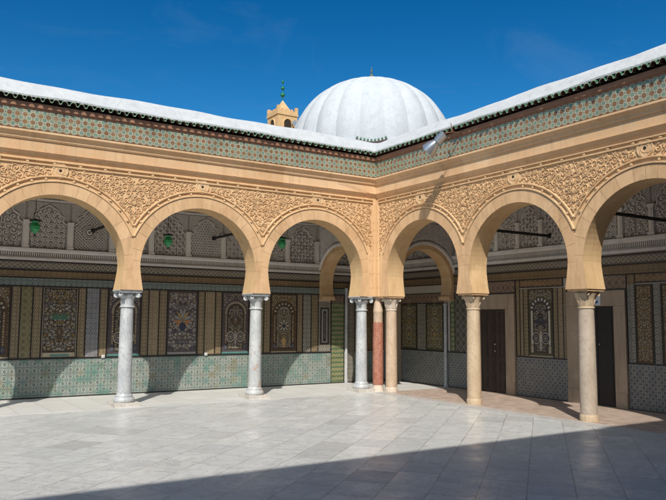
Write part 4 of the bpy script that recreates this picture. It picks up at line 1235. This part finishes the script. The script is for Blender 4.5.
CA = thing('cross_arch', (0, 1.45, 0), 'small shaded sandstone arch spanning the gallery, seen through the left arch nearest the corner', 'arch')
cross_arch(Fr('R', -.2), CA, -2.36, -.56, -D, False)
CB = thing('cross_arch', (1.45, -.05, 0), 'small shaded sandstone arch spanning the gallery, seen through the right arch nearest the corner', 'arch')
cross_arch(Fr('L', -.25), CB, .56, 2.36, D, False)

# ------------------------------------------------------------------ lanterns and tie beams
def lantern(x, y, z, label):
    t = thing('lantern', (x, y, z-.18), label, 'lantern', 'green glass lanterns hanging under the left arches')
    g = G(); g.lathe((x, y, z), [(.012,-.17), (.022,-.15), (.03,-.135), (.075,-.10), (.098,-.04), (.10,.0), (.085,.05), (.06,.075), (.07,.095), (.085,.11)], 20); g.put('glass', M['glass'], t, 50)
    g = G(); g.lathe((x, y, z), [(.085,.112), (.115,.115), (.115,.14), (.05,.15), (.02,.17)], 20)
    g.put('cap', M['iron'], t, 40)
    g = G()
    for k in range(3):
        a = k*2*PI/3+.5; ca, sa = math.cos(a), math.sin(a)
        g.tube([(x+ca*.085, y+sa*.085, z+.06), (x+ca*.125, y+sa*.125, z+.05), (x+ca*.125, y+sa*.125, z+.0), (x+ca*.10, y+sa*.10, z-.02)], .010, 6)
    g.lathe((x, y, z), [(.099,-.012), (.105,-.006), (.105,.006), (.099,.012)], 20); g.put('handle', M['glass'], t, 40)
    g = G(); g.lathe((x, y, z), [(.018,-.20), (.024,-.175), (.014,-.155)], 10); g.put('finial', M['iron'], t)
    g = G()
    for k in range(3):
        a = k*2*PI/3; g.tube([(x+.09*math.cos(a), y+.09*math.sin(a), z+.13), (x, y, z+.40)], .005, 5)
    g.tube([(x, y, z+.40), (x, y, ZT)], .007, 6); g.put('chain', M['iron'], t)
lantern(-8.01, 1.4, 3.75, 'green glass lantern hanging under the leftmost arch')
lantern(-5.06, 1.4, 3.645, 'green glass lantern hanging in front of wavy lattice stucco, under the middle left arch')
lantern(-2.0, 1.4, 3.785, 'green glass lantern under the left arch nearest the courtyard corner, beside the small shaded arch')
def tie(F, u, z, label):
    a = Vector(F(u, z, 0)); b = Vector(F(u, z, D-WT))
    t = thing('tie_rod', a, label, 'tie rod', 'dark rods tying the arcades to the gallery walls')
    g = G(); g.tube([tuple(a), tuple(a+(b-a)*.985)], .034, 10); g.put('rod', M['iron'], t, 50)
    g = G(); g.tube([tuple(a+(b-a)*.03), tuple(a)], .055, 12); g.put('wall_collar', M['iron'], t, 50)
tie(BL, -6.55, 3.87, 'short dark rod ending beside a round stucco medallion, under the leftmost arch')
tie(BL, -3.47, 3.90, 'dark rod crossing honeycomb stucco, under the middle arch of the left arcade')
tie(BR, 3.57, 3.80, 'long dark rod under the middle right arch, above the brown double door')
tie(BR, 6.62, 3.80, 'dark rod under the rightmost arch, above the black doorway')

# ------------------------------------------------------------------ floodlight
ft = thing('floodlight', (-.34, -3.22, 5.95), 'grey bell-shaped floodlight on a rusty bracket under the right eave', 'floodlight')
a = Vector((-.60, -3.16, 5.78)); b = Vector((-.70, -2.86, 5.53)); ax = (b-a).normalized()
g = G(); g.tube([tuple(a-ax*.14), tuple(a-ax*.13), tuple(a+ax*.07), tuple(a+ax*.10)], .1, 20, rs=[.08,.095,.095,.06]); g.put('housing', M['alu'], ft, 40)
g = G(); g.tube([tuple(a+ax*.08), tuple(a+ax*.16), tuple(a+ax*.26), tuple(a+ax*.34), tuple(a+ax*.37)], .1, 28, rs=[.065,.105,.15,.168,.174]); g.put('reflector', M['alu'], ft, 40)
g = G(); g.tube([tuple(a+ax*.371), tuple(a+ax*.378)], .158, 28); g.put('lens', M['lampglass'], ft, 40)
g = G(); g.tube([(.0, -3.34, 5.93), (-.36, -3.32, 5.93), (-.60, -3.30, 5.86), tuple(a-ax*.04+Vector((0,-.09,0)))], .011, 8)
g.tube([(-.36, -3.32, 5.93), (-.40, -3.30, 6.12)], .010, 6)
g.put('bracket', M['rustiron'], ft, 40)

# cable along the left cornice
g = G(); pts = []
for k in range(13):
    f = k/12; pts.append((-1.25+1.05*f, -.09, 5.235-.02*f-.18*math.sin(PI*f/2)*f))
g.tube(pts, .0035, 6); tag(g.put('cable', M['cable']), 'thin sagging cable on the plain cornice band just left of the courtyard corner', 'cable')
# sockets on the dado edge
for (u, lab) in ((-6.205, 'small white fitting on the dark dado edge left of the leftmost column'), (-3.62, 'small white fitting on the dark dado edge between the two left columns')):
    t = thing('wall_fitting', BL(u, .90, .03), lab, 'wall fitting', 'white fittings on the dado edge')
    g = G(); g.rect(BL, u-.035, u+.035, .875, .945, .03, .055); g.put('box', M['white'], t)
    g = G(); g.rect(BL, u-.015, u+.015, .89, .92, .055, .062); g.put('cover', M['palecap'], t)

# ------------------------------------------------------------------ floor and ground
g = G(); g.face([(-900,-900,-.06), (900,-900,-.06), (900,900,-.06), (-900,900,-.06)]); struct(g.put('ground', M['earth']))
g = G(); g.face([(-30,-15.5,0), (-.22,-15.5,0), (-.22,-.22,0), (-30,-.22,0)]); struct(g.put('courtyard_floor', M['floor']))
g = G(); g.box(-30, D, -.22, D+.1, -.05, .004); struct(g.put('gallery_floor', M['gfloorL']))
g = G(); g.box(.06, D+.1, -15.5, -.221, -.05, .012); struct(g.put('gallery_pavement', M['gfloorR']))
g = G()
y = -.224
rnd = random.Random(2)
while y > -15:
    ln = rnd.uniform(.9, 1.4); g.box(-.218, -.085, y-ln+.006, y, -.05, .010, 0, rnd.random()); g.box(-.075, .058, y-ln+.006, y, -.05, .014, 0, rnd.random()); y -= ln
struct(g.put('kerb_strip', M['kerb']))

# ------------------------------------------------------------------ domed building beyond the corner
cx, cy = 5.40, 7.66
DM = thing('domed_building', (cx, cy, 0), 'white limewashed building with a large ribbed dome, behind the courtyard corner', 'domed building')
g = G(); g.box(cx-2.4, cx+5.5, cy-2.4, cy+5.5, 0, 7.0); g.put('wall', M['lime'], DM)
g = G()
n = 132
prof = []
for k in range(28): ph = PI/2*k/27; prof.append((3.24*math.cos(ph), 2.96*math.sin(ph)))
off = math.atan2(cy+14.6, cx+10.74)
def lobe(r, z, a):
    return r*(1 - .042 + .042*abs(math.cos(11*(a-off)))**.55*1.0) if r > .05 else r
g.lathe((cx, cy, 8.38), [(3.24, -.5), (3.24, -.3)] + prof, n, fn=lobe); g.put('dome', M['dome'], DM, 28)
g = G(); g.lathe((cx, cy, 0), [(3.5, 6.9), (3.5, 7.86), (3.26, 7.98)], 32); g.put('drum', M['lime'], DM)
g = G(); g.lathe((cx, cy, 11.33), [(.06,-.05), (.05,.05), (.02,.08), (.02,.15), (.075,.19), (.085,.24), (.06,.29), (.02,.32), (.02,.36), (.05,.40), (.05,.45), (.015,.49), (.012,.62)], 14)
g.put('finial', M['verdigris'], DM, 40)
# short tiled hood on the drum
g = G(); ht = Vector((math.cos(off+PI), math.sin(off+PI), 0)); hp = Vector((-ht.y, ht.x, 0))
c0 = Vector((cx, cy, 0)) + ht*3.62
for k in range(9):
    s = (k-4)/4; px = c0 + hp*(s*.50); zz = 7.93 + .10*s*s
    g.tube([tuple(px+Vector((0,0,zz+.035))), tuple(px-ht*.30+Vector((0,0,zz+.16)))], .042, 8, 0)
for k in range(16):
    s0, s1 = (k-8)/8, (k-7)/8
    p0 = c0+hp*(s0*.55); p1 = c0+hp*(s1*.55)
    z0, z1 = 7.93+.10*s0*s0, 7.93+.10*s1*s1
    h0, h1 = .075*(1-s0*s0)+.01, .075*(1-s1*s1)+.01
    v = lambda p, z, o=0: tuple(p+Vector((0,0,z))+ht*o)
    g.face([v(p0, z0-h0, .02), v(p1, z1-h1, .02), v(p1, z1+.02, .02), v(p0, z0+.02, .02)], 1)
    g.face([v(p0, z0-h0, .02), v(p0, z0-h0, -.34), v(p1, z1-h1, -.34), v(p1, z1-h1, .02)], 1)
    g.face([v(p0, z0+.02, .02), v(p1, z1+.02, .02), v(p1, z1+.16, -.34), v(p0, z0+.16, -.34)], 2)
g.put('tiled_hood', [M['greenglaze'], M['wooddark'], M['lime']], DM, 40)

# ------------------------------------------------------------------ minaret
mx, my, ms = 17.57, 38.30, 1.95
MN = thing('minaret', (mx+ms/2, my+ms/2, 0), 'distant sandstone minaret with battlements and green balls on its peak, left of the dome', 'minaret')
g = G()
g.box(mx, mx+ms, my, my+ms, 0, 19.62); g.put('shaft', M['brickstone'], MN)
g = G(); g.box(mx-.07, mx+ms+.07, my-.07, my+ms+.07, 19.62, 19.80); g.put('cornice', M['brickstone'], MN)
g = G()
e = .04; w = .20
g.box(mx-e, mx+ms+e, my-e, my+w, 19.802, 20.02); g.box(mx-e, mx+ms+e, my+ms-w, my+ms+e, 19.802, 20.02)
g.box(mx-e, mx+w, my+w+.001, my+ms-w-.001, 19.802, 20.02); g.box(mx+ms-w, mx+ms+e, my+w+.001, my+ms-w-.001, 19.802, 20.02)
for cxx in (mx-e, mx+ms+e-.24):
    for cyy in (my-e, my+ms+e-.24): g.box(cxx, cxx+.24, cyy, cyy+.24, 20.021, 20.42)
for k in range(3):
    q = .36+k*.46
    for (bx, by) in ((mx+q, my-e), (mx+q, my+ms+e-.2), (mx-e, my+q), (mx+ms+e-.2, my+q)):
        g.box(bx, bx+.24, by, by+.2, 20.021, 20.12); g.box(bx+.06, bx+.18, by+.03, by+.17, 20.121, 20.22)
g.put('parapet', M['brickstone'], MN)
g = G(); cxm, cym = mx+ms/2, my+ms/2; h = ms/2-.22
bs = [(cxm-h, cym-h, 19.81), (cxm+h, cym-h, 19.81), (cxm+h, cym+h, 19.81), (cxm-h, cym+h, 19.81)]
for k in range(4): g.face([bs[k], bs[(k+1) % 4], (cxm, cym, 21.25)])
g.put('roof', M['brickstone'], MN)
for (F, u) in ((Fr('L', my), mx+ms/2), (Fr('R', mx), -(my+ms/2))):
    g = G()
    P = [(u-.36, 18.0), (u+.36, 18.0)] + [(u+.36*math.cos(a), 18.86+.40*math.sin(a)) for a in np.linspace(0, PI, 11)]
    g.poly(F, P, .012, 1); 
    g.ridge(F, [(u+.42*math.cos(a), 18.86+.46*math.sin(a)) for a in np.linspace(0, PI, 13)], .10, 0, .07)
    for s in (-1, 1): g.rect(F, u+s*.42-.05, u+s*.42+.05, 18.0, 18.86, 0, .06)
    g.put('window', [M['brickstone'], M['hole']], MN)
g = G(); g.tube([(cxm, cym, 21.15), (cxm, cym, 23.1)], .03, 8)
for z, r in ((21.72, .21), (22.33, .165), (22.92, .125)):
    g.lathe((cxm, cym, z), [(r*math.cos(a), r*math.sin(a)) for a in np.linspace(-1.5, 1.5, 13)], 16)
g.put('finial', M['balls'], MN, 50)
lsx, lsz = 18.98, 18.85
LS = thing('loudspeaker', (lsx, my-.3, lsz), 'grey horn loudspeaker on the minaret face, at the edge of the dome', 'loudspeaker')
g = G(); g.tube([(lsx, my-.12, lsz), (lsx, my-.30, lsz), (lsx+.0, my-.55, lsz)], .1, 18, rs=[.08,.13,.27]); g.put('horn', M['horn'], LS, 40)
g = G(); g.tube([(lsx, my, lsz-.05), (lsx, my-.14, lsz)], .05, 10); g.put('bracket', M['iron'], LS)

# ------------------------------------------------------------------ range of buildings behind the viewer (throws the big shadow)
SW = thing('courtyard_wing', (-10, -17, 0), 'tall plain wing behind the viewpoint whose straight shadow crosses the paving', 'building')
HT = 11.05
g = G(); g.box(-32, 6, -19, -15.5, 0, HT-.35); g.put('wall', M['plaster'], SW)
g = G(); g.box(-32.1, 6.1, -19.1, -15.42, HT-.345, HT); g.put('roof', M['lime'], SW)

# ------------------------------------------------------------------ light, sky, camera
az, el = R(36.2), R(46.0)
tr = Vector((math.sin(az)*math.cos(el), math.cos(az)*math.cos(el), -math.sin(el)))
sl = bpy.data.lights.new('sun', 'SUN'); sl.energy = 3.9; sl.angle = R(.53); sl.color = (1.0, .95, .87)
so = bpy.data.objects.new('sun', sl); COL.objects.link(so); so.rotation_euler = tr.to_track_quat('-Z', 'Y').to_euler(); so.location = (-10, -14, 30)
w = bpy.data.worlds.new('World'); SC.world = w; w.use_nodes = True
nt = w.node_tree; nt.nodes.clear()
sk = nt.nodes.new('ShaderNodeTexSky'); sk.sky_type = 'NISHITA'; sk.sun_disc = False
sk.sun_elevation = el; sk.sun_rotation = PI + az; sk.air_density = 1.0; sk.dust_density = 2.4; sk.ozone_density = 3.0; sk.altitude = 600
bg = nt.nodes.new('ShaderNodeBackground'); bg.inputs[1].default_value = .09
gm = nt.nodes.new('ShaderNodeGamma'); gm.inputs[1].default_value = 1.55      # deep polarised blue away from the sun
sc = nt.nodes.new('ShaderNodeVectorMath'); sc.operation = 'SCALE'; sc.inputs['Scale'].default_value = .52
ou = nt.nodes.new('ShaderNodeOutputWorld')
nt.links.new(sk.outputs[0], gm.inputs[0]); hs = nt.nodes.new('ShaderNodeHueSaturation'); hs.inputs['Saturation'].default_value = 1.20
nt.links.new(gm.outputs[0], hs.inputs['Color']); tcw = nt.nodes.new('ShaderNodeTexCoord'); mp = nt.nodes.new('ShaderNodeMapping'); mp.inputs['Scale'].default_value = (2.2, 5.0, 9.0); mp.inputs['Rotation'].default_value = (.2, .3, .5)
cn = nt.nodes.new('ShaderNodeTexNoise'); cn.inputs['Scale'].default_value = 1.6; cn.inputs['Detail'].default_value = 7; cn.inputs['Roughness'].default_value = .62; cn.inputs['Distortion'].default_value = .6
cr = nt.nodes.new('ShaderNodeMapRange'); cr.inputs[1].default_value = .56; cr.inputs[2].default_value = .85; cr.inputs[4].default_value = .09
cm = nt.nodes.new('ShaderNodeMix'); cm.data_type = 'RGBA'; cm.inputs[7].default_value = (7.0, 8.4, 10.0, 1)
nt.links.new(tcw.outputs['Generated'], mp.inputs[0]); nt.links.new(mp.outputs[0], cn.inputs['Vector']); nt.links.new(cn.outputs[0], cr.inputs[0]); nt.links.new(cr.outputs[0], cm.inputs[0])
tn = nt.nodes.new('ShaderNodeMix'); tn.data_type = 'RGBA'; tn.blend_type = 'MULTIPLY'; tn.inputs[0].default_value = 1; tn.inputs[7].default_value = (1.0, 1.14, .93, 1)
nt.links.new(hs.outputs[0], tn.inputs[6]); nt.links.new(tn.outputs[2], cm.inputs[6]); nt.links.new(cm.outputs[2], sc.inputs[0]); nt.links.new(sc.outputs[0], bg.inputs[0]); nt.links.new(bg.outputs[0], ou.inputs[0])

cam = bpy.data.cameras.new('camera'); co = bpy.data.objects.new('camera', cam); COL.objects.link(co); SC.camera = co
cam.sensor_fit = 'HORIZONTAL'; cam.sensor_width = 36; cam.lens = 703.36/666*36; cam.clip_start = .05; cam.clip_end = 3000
yaw, pit, rol = .5728, .0982, .0070
Fv = Vector((math.sin(yaw)*math.cos(pit), math.cos(yaw)*math.cos(pit), math.sin(pit)))
Rv = Vector((math.cos(yaw), -math.sin(yaw), 0)); Uv = Rv.cross(Fv)
R2 = Rv*math.cos(rol)+Uv*math.sin(rol); U2 = Uv*math.cos(rol)-Rv*math.sin(rol)
from mathutils import Matrix
co.matrix_world = Matrix(((R2.x, U2.x, -Fv.x, -10.7428), (R2.y, U2.y, -Fv.y, -14.600), (R2.z, U2.z, -Fv.z, 1.8176), (0, 0, 0, 1)))
SC.view_settings.view_transform = 'Standard'; SC.view_settings.look = 'None'; SC.view_settings.gamma = 1; SC.view_settings.exposure = .26
SC.view_settings.use_curve_mapping = False
SC.cycles.use_denoising = True
SC.cycles.max_bounces = 10
